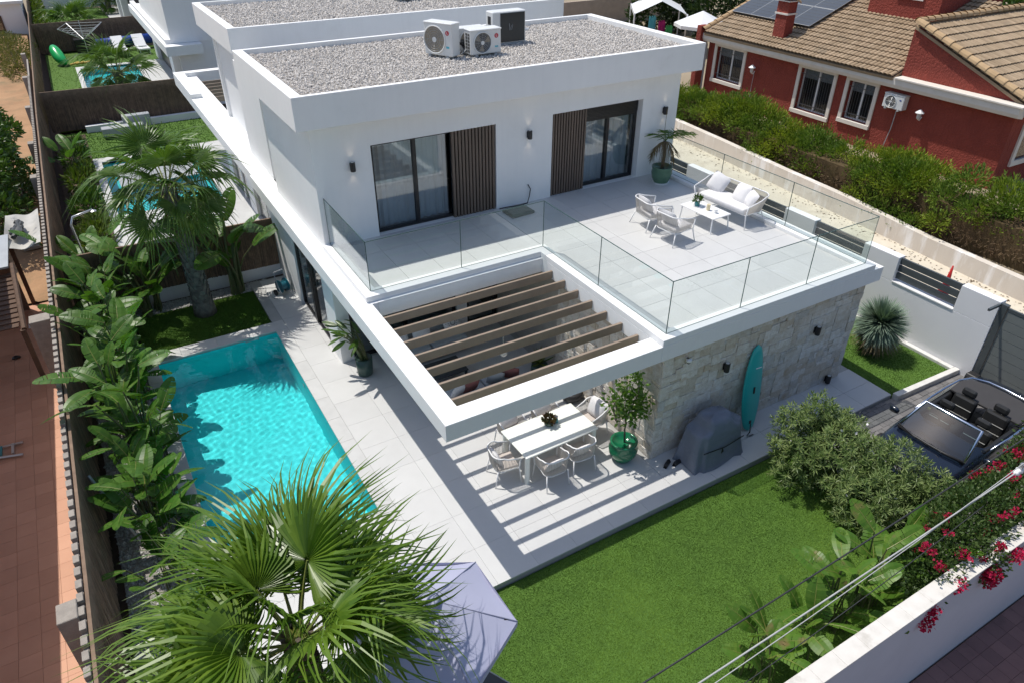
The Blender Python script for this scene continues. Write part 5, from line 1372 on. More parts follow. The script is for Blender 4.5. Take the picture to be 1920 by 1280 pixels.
# rear garden things
cl = thing('rotary_clothes_line', 'rotary clothes line standing open on the third lawn', 'clothes line', (-2.4, 48.6, 0))
MB().tube([(0, 0, 0), (0, 0, 2.3)], .03, 6).build('pole', 'alu', cl)
for k in range(4):
    a = k*math.pi/2+.5; MB().tube([(0, 0, 1.15), (1.5*math.cos(a), 1.5*math.sin(a), 2.0)], .025, 5).build('arm', 'alu', cl)
q = MB()
for rr_ in (.5, .75, 1.0, 1.25, 1.5):
    for k in range(4):
        a, b = k*math.pi/2+.5, (k+1)*math.pi/2+.5
        q.tube([(rr_*math.cos(a), rr_*math.sin(a), 1.15+.85*rr_/1.5), (rr_*math.cos(b), rr_*math.sin(b), 1.15+.85*rr_/1.5)], .012, 4)
q.build('lines', 'palegrey', cl, kind='stuff')
for k, (x, y) in enumerate(((-.4, 49.0), (.9, 49.1))):
    s_ = thing('sun_lounger', ['left white sun lounger in the third garden', 'right white sun lounger in the third garden'][k], 'sun lounger', (x, y, 0), R(4), 'white loungers in the third garden')
    MB().box(-.36, .36, -1.1, .2, .28, .40).build('seat', 'whiteclean', s_, bevel=.03); MB().cbox((0, .62, .66), (.72, 1.0, .1), Matrix.Rotation(R(38), 3, 'X')).build('backrest', 'whiteclean', s_, bevel=.03)
    for sx in (-.3, .3):
        for sy in (-1.0, .1): MB().tube([(sx, sy, 0), (sx, sy, .28)], .025, 5).build('leg', 'whiteclean', s_)
    MB().box(-.25, .25, -.55, -.3, .402, .46).build('towel_roll', 'palegrey', s_, bevel=.02)
br = thing('pool_cover_roller', 'blue rolled pool cover behind the white loungers', 'cover roller', (.2, 50.4, 0))
MB().tube([(-1.9, -.4, .55), (1.8, .2, .55)], .33, 14).build('rolled_cover', 'bluecover', br, smooth=True); MB().tube([(-2.05, -.42, .55), (1.95, .22, .55)], .05, 8).build('axle', 'alu', br)
for x, y in ((-2.0, -.41), (1.9, .21)): MB().tube([(x, y-.3, 0), (x, y, .55), (x, y+.3, 0)], .03, 5).build('stand', 'alu', br)
t = thing('inflatable_toy', 'bright green inflatable crocodile shape leaning on the left fence', 'pool toy', (-4.3, 47.6, 0))
MB().tube([(0, .6, 1.0), (.05, .3, .9), (.15, -.1, .6), (.3, -.6, .3), (.5, -.9, .2)], [.15, .3, .38, .34, .14], 12).build('body', 'toygreen', t, smooth=True, sub=1)
for k in range(3): MB().tube([(.1+.1*k, .1-.3*k, .6-.15*k), (.45+.1*k, .2-.3*k, .45-.1*k)], [.14, .06], 8).build('fin', 'toygreen', t, smooth=True)
q = MB()
for k in range(4): q.tube([(-3.6+.3*k, 46.7+.1*k, .08), (-3.1+.3*k, 46.9-.1*k, .15)], .07, 6)
single('pool_noodles', q, 'yellow', 'yellow pool noodles lying on the third lawn', 'pool toy', smooth=True)
single('garden_box', MB().box(-3.0, -1.6, 50.4, 51.1, 0, .9), 'black', 'dark storage box below the clothes line', 'box', bevel=.03)
pk = thing('shower_pole', 'bent metal shower pole by the second garden fence', 'shower', (-4.75, 14.6, 0))
MB().tube([(0, 0, 0), (-.1, .15, 1.9), (0, .2, 2.1), (.55, .25, 2.2)], .03, 7).build('pipe', 'alu', pk, smooth=True); MB().lathe([(.03, 0), (.09, -.03), (.09, -.05)], (.55, .25, 2.19), 12).build('shower_head', 'alu', pk)

# ================================================================== CONVERTIBLE
cr = thing('convertible_car', 'dark blue convertible with open roof and black seats beyond the oleander', 'car', (10.5, -2.88, -.11), R(3))
# local frame: +x rear, -x nose, z up
def carbody():
    q = MB()
    st = [(-2.2, .52, .42, .60), (-2.05, .74, .30, .70), (-1.7, .84, .25, .76), (-1.0, .87, .22, .86), (-.5, .88, .22, .90), (.3, .885, .22, .90), (.9, .89, .22, .92), (1.45, .88, .24, .95), (1.95, .82, .28, .94), (2.22, .68, .36, .88), (2.3, .5, .45, .78)]
    vs = []; n = 0
    for x, hw, z0, z1 in st:
        sec = [(-hw*.9, z0), (-hw, z0+.18), (-hw, z1-.22), (-hw*.955, z1-.05), (-hw*.86, z1), (-hw*.4, z1+.035), (0, z1+.045), (hw*.4, z1+.035), (hw*.86, z1), (hw*.955, z1-.05), (hw, z1-.22), (hw, z0+.18), (hw*.9, z0)]
        n = len(sec); vs += [(x, y, z) for y, z in sec]
    fs = []
    for i in range(len(st)-1):
        for k in range(n-1):
            # leave the cockpit open between the windscreen base and the rear deck
            if 4 <= k <= 7 and 4 <= i <= 6: continue
            fs.append((i*n+k, i*n+k+1, (i+1)*n+k+1, (i+1)*n+k))
    fs.append(tuple(range(n))); fs.append(tuple(range((len(st)-1)*n, len(st)*n))[::-1])
    return q.add(vs, fs)
carbody().build('body', 'carpaint', cr, smooth=True, sub=1)
MB().box(-.55, 1.0, -.76, .76, .25, .30).build('cabin_floor', 'carleather', cr)
MB().box(-1.15, -.34, -.72, .72, .55, .86).build('dashboard', 'blackplastic', cr, bevel=.06, seg=2)
for s_ in (-1, 1): MB().box(-.5, .95, s_*.72-.05, s_*.72+.05, .3, .9).build('door_card', 'carleather', cr, bevel=.02)
ton = MB().prism([(.88, -.74), (1.35, -.78), (1.62, -.66), (1.74, -.35), (1.76, 0), (1.74, .35), (1.62, .66), (1.35, .78), (.88, .74)], .93, 1.005); ton.build('tonneau_cover', 'tonneau', cr, bevel=.02)
pts = [(-.35, .80, .93), (.3, .83, .95), (.9, .83, .97), (1.35, .80, 1.0), (1.66, .68, 1.01), (1.80, .38, 1.02), (1.83, 0, 1.02), (1.80, -.38, 1.02), (1.66, -.68, 1.01), (1.35, -.80, 1.0), (.9, -.83, .97), (.3, -.83, .95), (-.35, -.80, .93)]
MB().tube(pts, .024, 8).build('chrome_trim', 'chrome', cr, smooth=True)
# windscreen
wb_ = [(-1.12, -.70, .90), (-1.2, -.35, .92), (-1.22, 0, .925), (-1.2, .35, .92), (-1.12, .70, .90)]; wt_ = [(-.52, -.58, 1.34), (-.57, -.3, 1.37), (-.58, 0, 1.375), (-.57, .3, 1.37), (-.52, .58, 1.34)]
q = MB(); q.add(wb_+wt_, [(k, k+1, 6+k, 5+k) for k in range(4)]); sco = q.build('windscreen', 'screen', cr, smooth=True)
MB().tube([wb_[0]]+wt_+[wb_[4]], .032, 8).build('windscreen_frame', 'chrome', cr, smooth=True)
MB().tube(wb_, .03, 6).build('scuttle', 'blackplastic', cr, smooth=True)
MB().box(-.62, -.58, .42, .48, 1.25, 1.29).build('sticker', 'yellow', cr)
for s_ in (-.3, .25): MB().tube([(-1.25, s_, .93), (-1.12, s_+.45, .95)], .012, 5).build('wiper', 'black', cr)
MB().cbox((-.62, 0, 1.27), (.03, .22, .07)).build('rear_view_mirror', 'black', cr)
def seat(x, y, bench=False):
    s = MB(); s.box(x-.28, x+.26, y-.25, y+.25, .3, .5); o = s.build('seat', 'carleather', cr, bevel=.06, seg=2)
    b = MB().cbox((x+.33, y, .76), (.15, .5, .58), Matrix.Rotation(R(14), 3, 'Y')); bo = b.build('backrest', 'carleather', o, bevel=.06, seg=2)
    MB().cbox((x+.43, y, 1.14), (.11, .30, .18), Matrix.Rotation(R(12), 3, 'Y')).build('headrest', 'carleather', o, bevel=.05, seg=2)
    for k in (-.08, .1): MB().cbox((x+.24+k*.25, y, .72+k), (.02, .44, .012), Matrix.Rotation(R(14), 3, 'Y')).build('piping', 'stitch', o)
for y in (-.38, .38): seat(-.38, y)
for y in (-.34, .34): seat(.42, y)
MB().tube([(-.42+.03*math.cos(k*.5236)*0, .38+.18*math.cos(k*.5236), .92+.16*math.sin(k*.5236)) for k in range(12)], .017, 6, closed=True).build('steering_wheel', 'blackplastic', cr)
for s_ in (-1, 1):
    MB().lathe([(.02, -.07), (.09, -.05), (.1, .03), (.05, .07)], (-.82, s_*1.0, .98), 12, .6, 1.1).build('wing_mirror', 'carpaint', cr, smooth=True)
    for x in (-1.4, 1.38):
        wlo = MB().tube([(x, s_*.72, .32), (x, s_*.895, .32)], .32, 22).build('wheel', 'tyre', cr)
        MB().tube([(x, s_*.88, .32), (x, s_*.905, .32)], .2, 18).build('rim', 'alu', wlo)
    MB().lathe([(.02, 0), (.1, .02), (.12, .08)], (-2.12, s_*.62, .6), 12).build('headlight', 'lampglass', cr, smooth=True)
    MB().box(2.2, 2.285, s_*.5-.1, s_*.5+.05, .56, .64).build('tail_light', 'red', cr, bevel=.01)
# ================================================================== PLANTS
def fan_leaf(name, seed, n=44, Rf=1.05, pet=.9, span=300, m='fan', droop=.5, pleat=.07, cup=.25):
    """costapalmate fan leaf: petiole along +x, blade of pleated, tip-split segments; two meshes"""
    r = random.Random(seed)
    p = MB(); arc = [Vector((pet*s_, 0, -.10*pet*s_*s_)) for s_ in (0, .25, .5, .75, 1)]
    p.tube(arc, [.026, .02, .017, .015, .012], 6)
    h = arc[-1]
    b = MB()
    half = math.radians(span)/2
    def pt(a, rr, zoff):
        # blade cups upward near the rib and arches down towards its tips
        f = rr/Rf
        z = cup*rr*abs(math.sin(a*.5))-droop*Rf*(f**2.6)*.55+zoff
        return Vector((h.x+math.cos(a)*rr, h.y+math.sin(a)*rr, h.z+z-.12*rr*max(0, math.cos(a))))
    for i in range(n):
        a0, a1 = -half+2*half*i/n, -half+2*half*(i+1)/n; am = (a0+a1)/2
        L = Rf*(.70+.30*math.cos(am*.5))*r.uniform(.88, 1.08); sp = L*r.uniform(.36, .5)
        w0 = pleat*sp
        c0 = pt(am, .03, 0); A = pt(a0, sp, -w0*.5); B = pt(a1, sp, -w0*.5); Mv = pt(am, sp, w0*.5)
        A3 = pt(a0, sp*.5, -w0*.25); B3 = pt(a1, sp*.5, -w0*.25); M3 = pt(am, sp*.5, w0*.25)
        tw = r.gauss(0, .09); q1, q2 = sp+(L-sp)*.35, sp+(L-sp)*.7
        wa = (a1-a0)*.5*sp; hang = r.uniform(.1, .75)*(droop+.25)
        u = Vector((-math.sin(am), math.cos(am), 0)); tv = Vector((0, 0, r.uniform(-.5, .5)))
        c1 = pt(am+tw*.3, q1, -.04*hang*L); c2 = pt(am+tw*.7, q2, -.28*hang*L); T = pt(am+tw, L, -.85*hang*L)
        s1, s2 = (u+tv)*wa*.66, (u+tv)*wa*.40
        vs = [c0, A3, M3, B3, A, Mv, B, c1-s1, c1+s1, c2-s2, c2+s2, T]
        b.add(vs, [(0, 1, 2), (0, 2, 3), (1, 4, 5, 2), (2, 5, 6, 3), (4, 7, 5), (5, 7, 8), (5, 8, 6), (7, 9, 10, 8), (9, 11, 10)])
    def me(mb, nm, mt):
        d = bpy.data.meshes.new(nm); d.from_pydata([tuple(v) for v in mb.v], [], mb.f); d.materials.append(MT[mt]); d.update(); return d
    return me(p, name+'_petiole', 'petiole'), me(b, name+'_blade', m)
def palm_trunk(h, r0, r1, lean, m, t, rows=26, seed=1, boots=True):
    q = MB(); n = 14; pts = []; rr = []
    for i in range(n+1):
        s_ = i/n; pts.append((lean[0]*s_*s_, lean[1]*s_*s_, h*s_)); rr.append(r0*(1-s_)+r1*s_+(.06*(1-s_*6) if s_ < .16 else 0))
    q.tube(pts, rr, 14); tr = q.build('trunk', m, t, smooth=True)
    if boots:
        r = random.Random(seed); q = MB()
        for j in range(rows):
            s_ = (j+.5)/rows; c = Vector((lean[0]*s_*s_, lean[1]*s_*s_, h*s_)); rad = r0*(1-s_)+r1*s_
            for k in range(9):
                a = 2*math.pi*(k+.5*(j % 2))/9+r.uniform(-.08, .08); u = Vector((math.cos(a), math.sin(a), 0)); v = Vector((-math.sin(a), math.cos(a), 0))
                w_ = rad*.34; hh = h/rows*1.25
                b = c+u*(rad-.005)
                q.add([b-v*w_, b+v*w_, b+v*w_*.5+u*.035+Vector((0, 0, hh)), b-v*w_*.5+u*.035+Vector((0, 0, hh)), b-u*.02+Vector((0, 0, hh*1.05))], [(0, 1, 2, 3), (3, 2, 4), (0, 3, 4), (1, 4, 2)])
        q.build('leaf_boots', m, tr, kind='stuff')
    return Vector((lean[0], lean[1], h))
FANS = [fan_leaf('fan_a', 1, 46, 1.08, .85, 290, droop=.6, cup=.42), fan_leaf('fan_b', 2, 42, 1.0, .8, 270, droop=.95, cup=.55), fan_leaf('fan_c', 3, 48, 1.1, .9, 300, droop=.4, cup=.6), fan_leaf('fan_f', 7, 44, 1.05, .8, 250, droop=.8, cup=.75)]
FANSD = [fan_leaf('fan_d', 4, 36, .95, 1.0, 270, 'fandark', .9, cup=.5), fan_leaf('fan_e', 5, 38, .9, .9, 280, 'fandark', .6, cup=.4), fan_leaf('fan_g', 8, 36, .95, .9, 250, 'fandark', 1.1, cup=.7)]
FDRY = [fan_leaf('fan_dry', 6, 26, .8, .7, 230, 'fandry', 1.5)]
def frond(t, meshes, top, az, el, roll=0, s_=1.0):
    rot = Matrix.Rotation(az, 4, 'Z') @ Matrix.Rotation(-el, 4, 'Y') @ Matrix.Rotation(roll, 4, 'X')
    o = link('petiole', meshes[0], t, top+Vector((math.cos(az)*.06, math.sin(az)*.06, 0)), rot.to_euler(), (s_,)*3)
    link('leaf_blade', meshes[1], o)
    return o
def palm(name, label, loc, h, r0, r1, lean, fr, n, seed, fans, s_=1.0, trunk='bark', rows=26, elmin=-35, dry=0, grp='fan palms in the gardens'):
    t = thing(name, label, 'palm tree', loc, 0, grp); r = random.Random(seed)
    top = palm_trunk(h, r0, r1, lean, trunk, t, rows, seed)
    for az, el in fr: frond(t, r.choice(fans), top, R(az), R(el), R(r.uniform(-55, 55)), s_*r.uniform(.8, 1.1))
    for k in range(n):
        el = 78-(78-elmin)*(k/max(1, n-1))**.8
        frond(t, r.choice(fans), top-Vector((0, 0, .12*k/n)), k*2.39996+r.uniform(-.2, .2), R(el+r.uniform(-6, 6)), R(r.uniform(-35, 35)), s_*r.uniform(.82, 1.05))
    for k in range(dry): frond(t, FDRY[0], top-Vector((0, 0, .2)), r.uniform(0, 6.28), R(-60+r.uniform(-10, 10)), 0, s_*.8)
    return t
palm('fan_palm', 'large fan palm filling the bottom left foreground above the pool end', (-3.18, -2.75, LZ), 3.6, .2, .15, (.02, -.1),
     [(140, 16), (112, 36), (86, 50), (60, 54), (36, 32), (8, 46), (-18, 14), (-44, 20), (-76, 0), (-108, 14), (186, 2), (166, 40), (214, 52), (236, 6), (196, 24), (128, 64), (290, 60), (48, 70), (-30, 48), (230, 74), (150, 78), (330, 30), (70, 14), (20, 4)],
     0, 5, FANS, 1.0, 'bark', 22, elmin=-5, dry=0)
palm('fan_palm', 'low fan palm tucked under the big foreground palm at the bottom left', (-4.15, -2.3, LZ), 1.9, .16, .13, (0, 0),
     [(130, 30), (160, 10), (190, 20), (100, 40), (220, 0), (60, 50), (-60, 30), (150, 60), (-100, 10)], 3, 15, FANS, .8, 'bark', 10, elmin=0)
palm('fan_palm', 'tall fan palm with grey criss-cross trunk behind the pool', (-2.22, 11.26, -.03), 3.75, .26, .17, (-.1, .1), [], 27, 8, FANSD, 1.1, 'barkgrey', 26, elmin=-42, dry=2)
palm('fan_palm', 'smaller fan palm beside the farthest pool', (-1.75, 33.6, 0), 2.0, .24, .2, (.05, 0), [], 22, 9, FANSD, 1.2, 'barkgrey', 14, elmin=-50)
palm('fan_palm', 'low dark fan palm on the farthest lawn', (-2.6, 56, 0), .9, .2, .18, (0, 0), [], 18, 19, FANSD, 1.3, 'barkgrey', 6, elmin=-10)
palm('fan_palm', 'small dark fan palm at the grey wall of the farthest garden', (.6, 68, 0), .9, .2, .18, (0, 0), [], 16, 29, FANSD, 1.3, 'barkgrey', 6, elmin=-10)

def paddle_leaf(name, seed, L=1.05, W=.40, n=13, m='paddle', tear=.35, arch=.35):
    """broad banana-like leaf: folded along a midrib, its sides torn into strips"""
    r = random.Random(seed); b = MB()
    def mid(s_): return Vector((L*s_*(1-.06*s_), 0, -arch*L*s_*s_*.55))
    def wd(s_): return W*.5*max(.0, math.sin(math.pi*min(1, s_*.93+.05)))**.62
    for sg in (-1, 1):
        tilt = r.uniform(.15, .4); i = 0; edges = [k/n for k in range(n+1)]; start = True
        cur = 0.0
        for k in range(n):
            s0, s1 = edges[k], edges[k+1]
            torn = r.random() < tear; g0 = .012 if torn else 0
            hang = tilt+(r.uniform(-.25, .35) if torn else 0); cur = cur*.5+hang*.5 if not torn else hang
            def P_(s_, f, c): 
                w_ = wd(s_)*f; fw = .18*w_
                return mid(min(1, s_+fw/L))+Vector((0, sg*w_*math.cos(c), w_*(math.sin(c)-.9*f*c*.9)))
            a0, a1 = s0+g0, s1
            b.add([mid(a0), mid(a1), P_(a0, .5, cur), P_(a1, .5, cur), P_(a0, 1, cur), P_(a1, 1, cur)], [(0, 1, 3, 2), (2, 3, 5, 4)] if sg > 0 else [(2, 3, 1, 0), (4, 5, 3, 2)])
    d = bpy.data.meshes.new(name); d.from_pydata([tuple(v) for v in b.v], [], b.f); d.materials.append(MT[m]); d.update()
    q = MB().tube([mid(s_)+Vector((0, 0, .004)) for s_ in (0, .3, .6, .97)], [.016, .012, .008, .003], 5)
    e = bpy.data.meshes.new(name+'_rib'); e.from_pydata([tuple(v) for v in q.v], [], q.f); e.materials.append(MT['petiole']); e.update()
    return d, e
PAD = [paddle_leaf('paddle_%d' % k, 40+k, 1.0+.1*k, .50+.02*k, 12+k, 'paddle', .25+.1*k, .3+.12*k) for k in range(4)]
PADL = [paddle_leaf('paddle_l%d' % k, 50+k, .95+.1*k, .44+.03*k, 12+k, 'paddle2', .35+.1*k, .25+.15*k) for k in range(3)]
PADN = [paddle_leaf('paddle_n%d' % k, 60+k, .5, .13, 7, 'bush', .0, .25) for k in range(2)]
def stem_mesh(l, bend, r0=.03):
    q = MB().tube([(0, 0, 0), (bend*.2, 0, l*.4), (bend*.55, 0, l*.75), (bend, 0, l)], [r0, r0*.75, r0*.55, r0*.4], 6)
    d = bpy.data.meshes.new('stem'); d.from_pydata([tuple(v) for v in q.v], [], q.f); d.materials.append(MT['stem']); d.update(); return d
STEMS = [(1.0, .25, stem_mesh(1.0, .25)), (1.0, .5, stem_mesh(1.0, .5)), (1.0, .1, stem_mesh(1.0, .1))]
def paddle_plant(name, label, loc, n, hmin, hmax, seed, leaves, s_=1.0, spread=.12, grp=None, azr=None, cat='plant', steep=(20, 70), thin=1.0):
    t = thing(name, label, cat, loc, 0, grp); r = random.Random(seed)
    for k in range(n):
        az = (k*2.39996+r.uniform(-.3, .3)) if azr is None else R(r.uniform(*azr))
        h = r.uniform(hmin, hmax); st = r.choice(STEMS); b = Vector((r.uniform(-spread, spread), r.uniform(-spread, spread), 0))
        link('stem', st[2], t, b, (0, 0, az), (h*thin, h*thin, h))
        tip = b+Vector((math.cos(az)*st[1]*h*thin, math.sin(az)*st[1]*h*thin, h*.995))
        d, e = r.choice(leaves); el = R(r.uniform(*steep)); roll = R(r.uniform(-40, 40)); sc_ = s_*r.uniform(.8, 1.15)
        lf = link('leaf', d, t, tip, None, (sc_,)*3); lf.rotation_euler = (Matrix.Rotation(az, 3, 'Z') @ Matrix.Rotation(-el, 3, 'Y') @ Matrix.Rotation(roll, 3, 'X')).to_euler()
        link('midrib', e, lf)
    return t
PG = 'bird of paradise plants along the fence'
yl = [12.3, 11.0, 9.9, 8.8, 7.8, 6.9, 6.0, 5.0, 4.0, 2.9]
pls = ['giant bird of paradise plant in the corner by the brushwood fence', 'second bird of paradise plant from the back corner of the fence', 'third bird of paradise plant from the back corner of the fence',
       'fourth bird of paradise plant from the back corner, level with the pool end', 'fifth bird of paradise plant from the back corner of the fence', 'sixth bird of paradise plant from the back corner of the fence',
       'seventh bird of paradise plant from the back corner of the fence', 'eighth bird of paradise plant from the back corner of the fence', 'ninth bird of paradise plant from the back corner of the fence', 'bird of paradise plant nearest the foreground palm along the fence']
for k, y in enumerate(yl):
    paddle_plant('bird_of_paradise', pls[k], (-4.52+.12*math.sin(k*2.1), y, -.08), 18, .35, 2.35 if k < 8 else 1.8, 70+k, PAD, .64, .2, PG, steep=(5, 75), thin=.5)
fil = ['low leafy filler plant at the back end of the fence bed', 'low leafy filler plant level with the pool corner', 'low leafy filler plant second from the pool corner', 'low leafy filler plant halfway along the pool', 'low leafy filler plant past the middle of the pool', 'low leafy filler plant near the pool end of the bed', 'low leafy filler plant beside the foreground palm']
for k, y in enumerate((11.6, 9.4, 8.2, 6.5, 5.4, 3.5, 1.9)):
    paddle_plant('bird_of_paradise', fil[k], (-4.4+.15*math.sin(k*1.7), y, -.08), 15, .2, 1.3, 170+k, PAD, .52, .3, PG, steep=(0, 70), thin=.6)
paddle_plant('bird_of_paradise', 'bird of paradise plant left of the palm trunk behind the back lawn', (-3.5, 12.05, -.05), 18, .5, 2.0, 91, PAD, .8, .3, PG)
paddle_plant('bird_of_paradise', 'bird of paradise plant right of the palm trunk by the brushwood fence', (-1.15, 12.1, -.05), 14, .9, 2.3, 92, PAD, .95, .18, PG)
FG = 'broad leaved plants inside the street wall'
for k, (x, y, n, h, lab) in enumerate([(3.1, -4.5, 8, 1.1, 'sunburnt broad leaved plant at the bottom edge inside the street wall'), (4.0, -4.5, 7, 1.0, 'second broad leaved plant from the bottom edge inside the street wall'),
                                       (4.95, -4.45, 10, 1.5, 'tall broad leaved plant in the middle of the street wall bed'), (5.75, -4.4, 10, 1.6, 'broad leaved plant beside the oleander in the street wall bed'), (6.5, -4.5, 6, 1.1, 'broad leaved plant under the bougainvillea')]):
    paddle_plant('banana_plant', lab, (x, y, LZ), n+5, .3, h, 110+k, PADL, .66, .22, FG, steep=(15, 80), thin=.6)
PP = thing('potted_bird_of_paradise', 'potted narrow leaved plant leaning out beside the side wall', 'plant', (.64, 6.18, 0))
MB().lathe([(.15, 0), (.19, .04), (.21, .5), (.19, .5), (.18, .46)], (0, 0, 0), 20).build('pot', 'darkgreenpot', PP, smooth=True)
MB().lathe([(.0, .44), (.18, .45)], (0, 0, 0), 16, cap=False).build('soil', 'soil', PP)
r = random.Random(44)
for k in range(18):
    az = R(170+r.uniform(-85, 75)); h = r.uniform(.5, .95); st = r.choice(STEMS[:2])
    b = Vector((r.uniform(-.08, .08), r.uniform(-.08, .08), .45)); link('stem', st[2], PP, b, (0, 0, az), (h*1.1, h*.6, h))
    d, e = r.choice(PADN); lf = link('leaf', d, PP, b+Vector((math.cos(az)*st[1]*h*1.1, math.sin(az)*st[1]*h*1.1, h*.995)), (Matrix.Rotation(az, 3, 'Z') @ Matrix.Rotation(R(r.uniform(-40, 25)), 3, 'Y') @ Matrix.Rotation(R(r.uniform(-40, 40)), 3, 'X')).to_euler(), (.85,)*3)

def cloud(blobs, n, size, seed, aspect=.4, up=.3, shell=.35, jit=.5, zmin=None, fold=.15, clump=1, cl_r=.08):
    """leaf faces spread through lumpy volumes, mostly near their outer skin"""
    r = random.Random(seed); q = MB()
    vol = [b[3]*b[4]*b[5] for b in blobs]; tot = sum(v**(2/3) for v in vol); V_ = q.v; F_ = q.f
    for b, v in zip(blobs, vol):
        k = int(n*(v**(2/3))/tot/clump)
        for _ in range(k):
            while True:
                d = Vector((r.gauss(0, 1), r.gauss(0, 1), r.gauss(0, 1)))
                if d.length > .1: break
            d.normalize(); rad = 1-shell*abs(r.gauss(0, .6)); rad *= 1+.16*math.sin(5*d.x+3*d.z+seed)*math.sin(4*d.y+seed)
            c0 = Vector((b[0]+d.x*b[3]*rad, b[1]+d.y*b[4]*rad, b[2]+d.z*b[5]*rad))
            if zmin is not None and c0.z < zmin: c0.z = zmin+r.random()*.2
            for _c in range(clump):
                c = c0+Vector((r.gauss(0, cl_r), r.gauss(0, cl_r), r.gauss(0, cl_r))) if clump > 1 else c0
                a = d*1.0+Vector((r.uniform(-jit, jit), r.uniform(-jit, jit), r.uniform(-jit, jit)+up))
                a.normalize(); s_ = a.cross(Vector((r.uniform(-1, 1), r.uniform(-1, 1), r.uniform(-1, 1))))
                if s_.length < .05: s_ = Vector((1, 0, 0))
                s_.normalize(); nn = a.cross(s_); l = size*r.uniform(.65, 1.25); w_ = l*aspect*.5
                i = len(V_); m1 = c+a*l*.45+nn*w_*fold
                V_ += [tuple(c), tuple(m1+s_*w_), tuple(c+a*l), tuple(m1-s_*w_)]
                F_ += [(i, i+1, i+2), (i, i+2, i+3)]
    return q
def rosettes(blobs, n, seed, zmin):
    """shoots ending in whorls of narrow leaves"""
    r = random.Random(seed); q = MB(); V_ = q.v; F_ = q.f
    wts = [(b[3]*b[4]*b[5])**(2/3) for b in blobs]; tot = sum(wts)
    for b, w_ in zip(blobs, wts):
        for _ in range(int(n*w_/tot)):
            d = Vector((r.gauss(0, 1), r.gauss(0, 1), r.gauss(.25, 1))); d.normalize(); rad = 1.05-.5*abs(r.gauss(0, .55))
            c = Vector((b[0]+d.x*b[3]*rad, b[1]+d.y*b[4]*rad, max(zmin+.05, b[2]+d.z*b[5]*rad)))
            ax = (d+Vector((r.uniform(-.4, .4), r.uniform(-.4, .4), r.uniform(.3, 1.1)))).normalized(); e1 = ax.orthogonal().normalized(); e2 = ax.cross(e1)
            for tier in range(3):
                for k in range(5):
                    a = k*1.2566+tier*.7+r.uniform(-.25, .25); tl = R(28+tier*26+r.uniform(-10, 10)); o = (e1*math.cos(a)+e2*math.sin(a))
                    dr = ax*math.cos(tl)+o*math.sin(tl); s_ = ax.cross(o).normalized(); l = r.uniform(.10, .165); wd = l*.095; p0 = c-ax*.035*tier
                    i = len(V_); m1 = p0+dr*l*.45
                    V_ += [tuple(p0), tuple(m1+s_*wd), tuple(p0+dr*l-ax*.02), tuple(m1-s_*wd)]; F_ += [(i, i+1, i+2), (i, i+2, i+3)]
    return q
def twigs(blobs, n, seed, base, m, t, rad=.02):
    r = random.Random(seed)
    for k in range(n):
        b = blobs[k % len(blobs)]; e = Vector((b[0]+r.uniform(-.5, .5)*b[3], b[1]+r.uniform(-.5, .5)*b[4], b[2]+r.uniform(0, .6)*b[5]))
        s_ = Vector((b[0]*.6+base[0]*.4+r.uniform(-.1, .1), b[1]*.6+base[1]*.4+r.uniform(-.1, .1), base[2]))
        mdl = s_.lerp(e, .5)+Vector((r.uniform(-.1, .1), r.uniform(-.1, .1), .1)); o = ORG[t]
        MB().tube([s_-o, mdl-o, e-o], [rad, rad*.7, rad*.35], 6).build('branch', m, t, smooth=True)
# oleander
ob = [(6.9, -1.75, .55, .6, .55, .6), (7.5, -2.3, .75, .75, .8, .75), (7.9, -1.85, .75, .6, .55, .75), (7.9, -3.0, .7, .8, .75, .7), (7.1, -3.2, .6, .7, .7, .65), (8.3, -3.7, .5, .6, .55, .55), (7.0, -1.35, .9, .35, .35, .7), (7.6, -1.5, 1.2, .4, .35, .55)]
ol = thing('oleander', 'big grey green oleander bush between lawn and car', 'bush', (8, -2.6, LZ))
rosettes(ob, 1500, 5, LZ).build('foliage', 'oleander', ol, ORG[ol])
twigs(ob, 12, 6, (8, -2.6, LZ), 'stem', ol)
cloud([(b[0], b[1], b[2], b[3]*.95, b[4]*.95, b[5]) for b in ob], 70, .07, 8, .9, .6, .05).build('blossoms', 'cushion', ol, ORG[ol], kind='stuff')
# bougainvillea
bb = [(6.2, -4.95, .95, .55, .45, .5), (6.9, -4.8, 1.15, .6, .55, .55), (7.6, -4.7, 1.2, .65, .6, .55), (8.4, -4.7, 1.15, .7, .6, .55), (9.2, -4.75, 1.1, .7, .6, .5), (10.1, -4.75, 1.1, .8, .6, .5), (11.2, -4.8, 1.0, .8, .6, .5), (10.6, -4.25, 1.5, .4, .3, .25), (9.9, -4.3, 1.4, .35, .25, .25), (7.2, -5.35, 1.0, .35, .2, .35), (8.6, -5.4, 1.0, .5, .25, .45), (9.8, -5.4, 1.0, .6, .3, .5)]
bo_ = thing('bougainvillea', 'bougainvillea with crimson flower sprays spilling over the street wall', 'bush', (8.4, -4.8, LZ))
cloud(bb, 26000, .07, 15, .62, .3, .4, .9, LZ, clump=4, cl_r=.05).build('foliage', 'boug', bo_, ORG[bo_])
twigs(bb, 12, 16, (8.4, -4.7, LZ), 'bark', bo_)
r = random.Random(23); fl = []
for k in range(70):
    b = r.choice(bb); d = Vector((r.uniform(-1, .6), r.uniform(-1, .8), r.uniform(-.2, 1))).normalized()
    fl.append((b[0]+d.x*b[3]*1.02, b[1]+d.y*b[4]*1.02, b[2]+d.z*b[5]*1.0, r.choice((.03, .05, .08, .16)), r.uniform(.03, .12), r.uniform(.03, .09)))
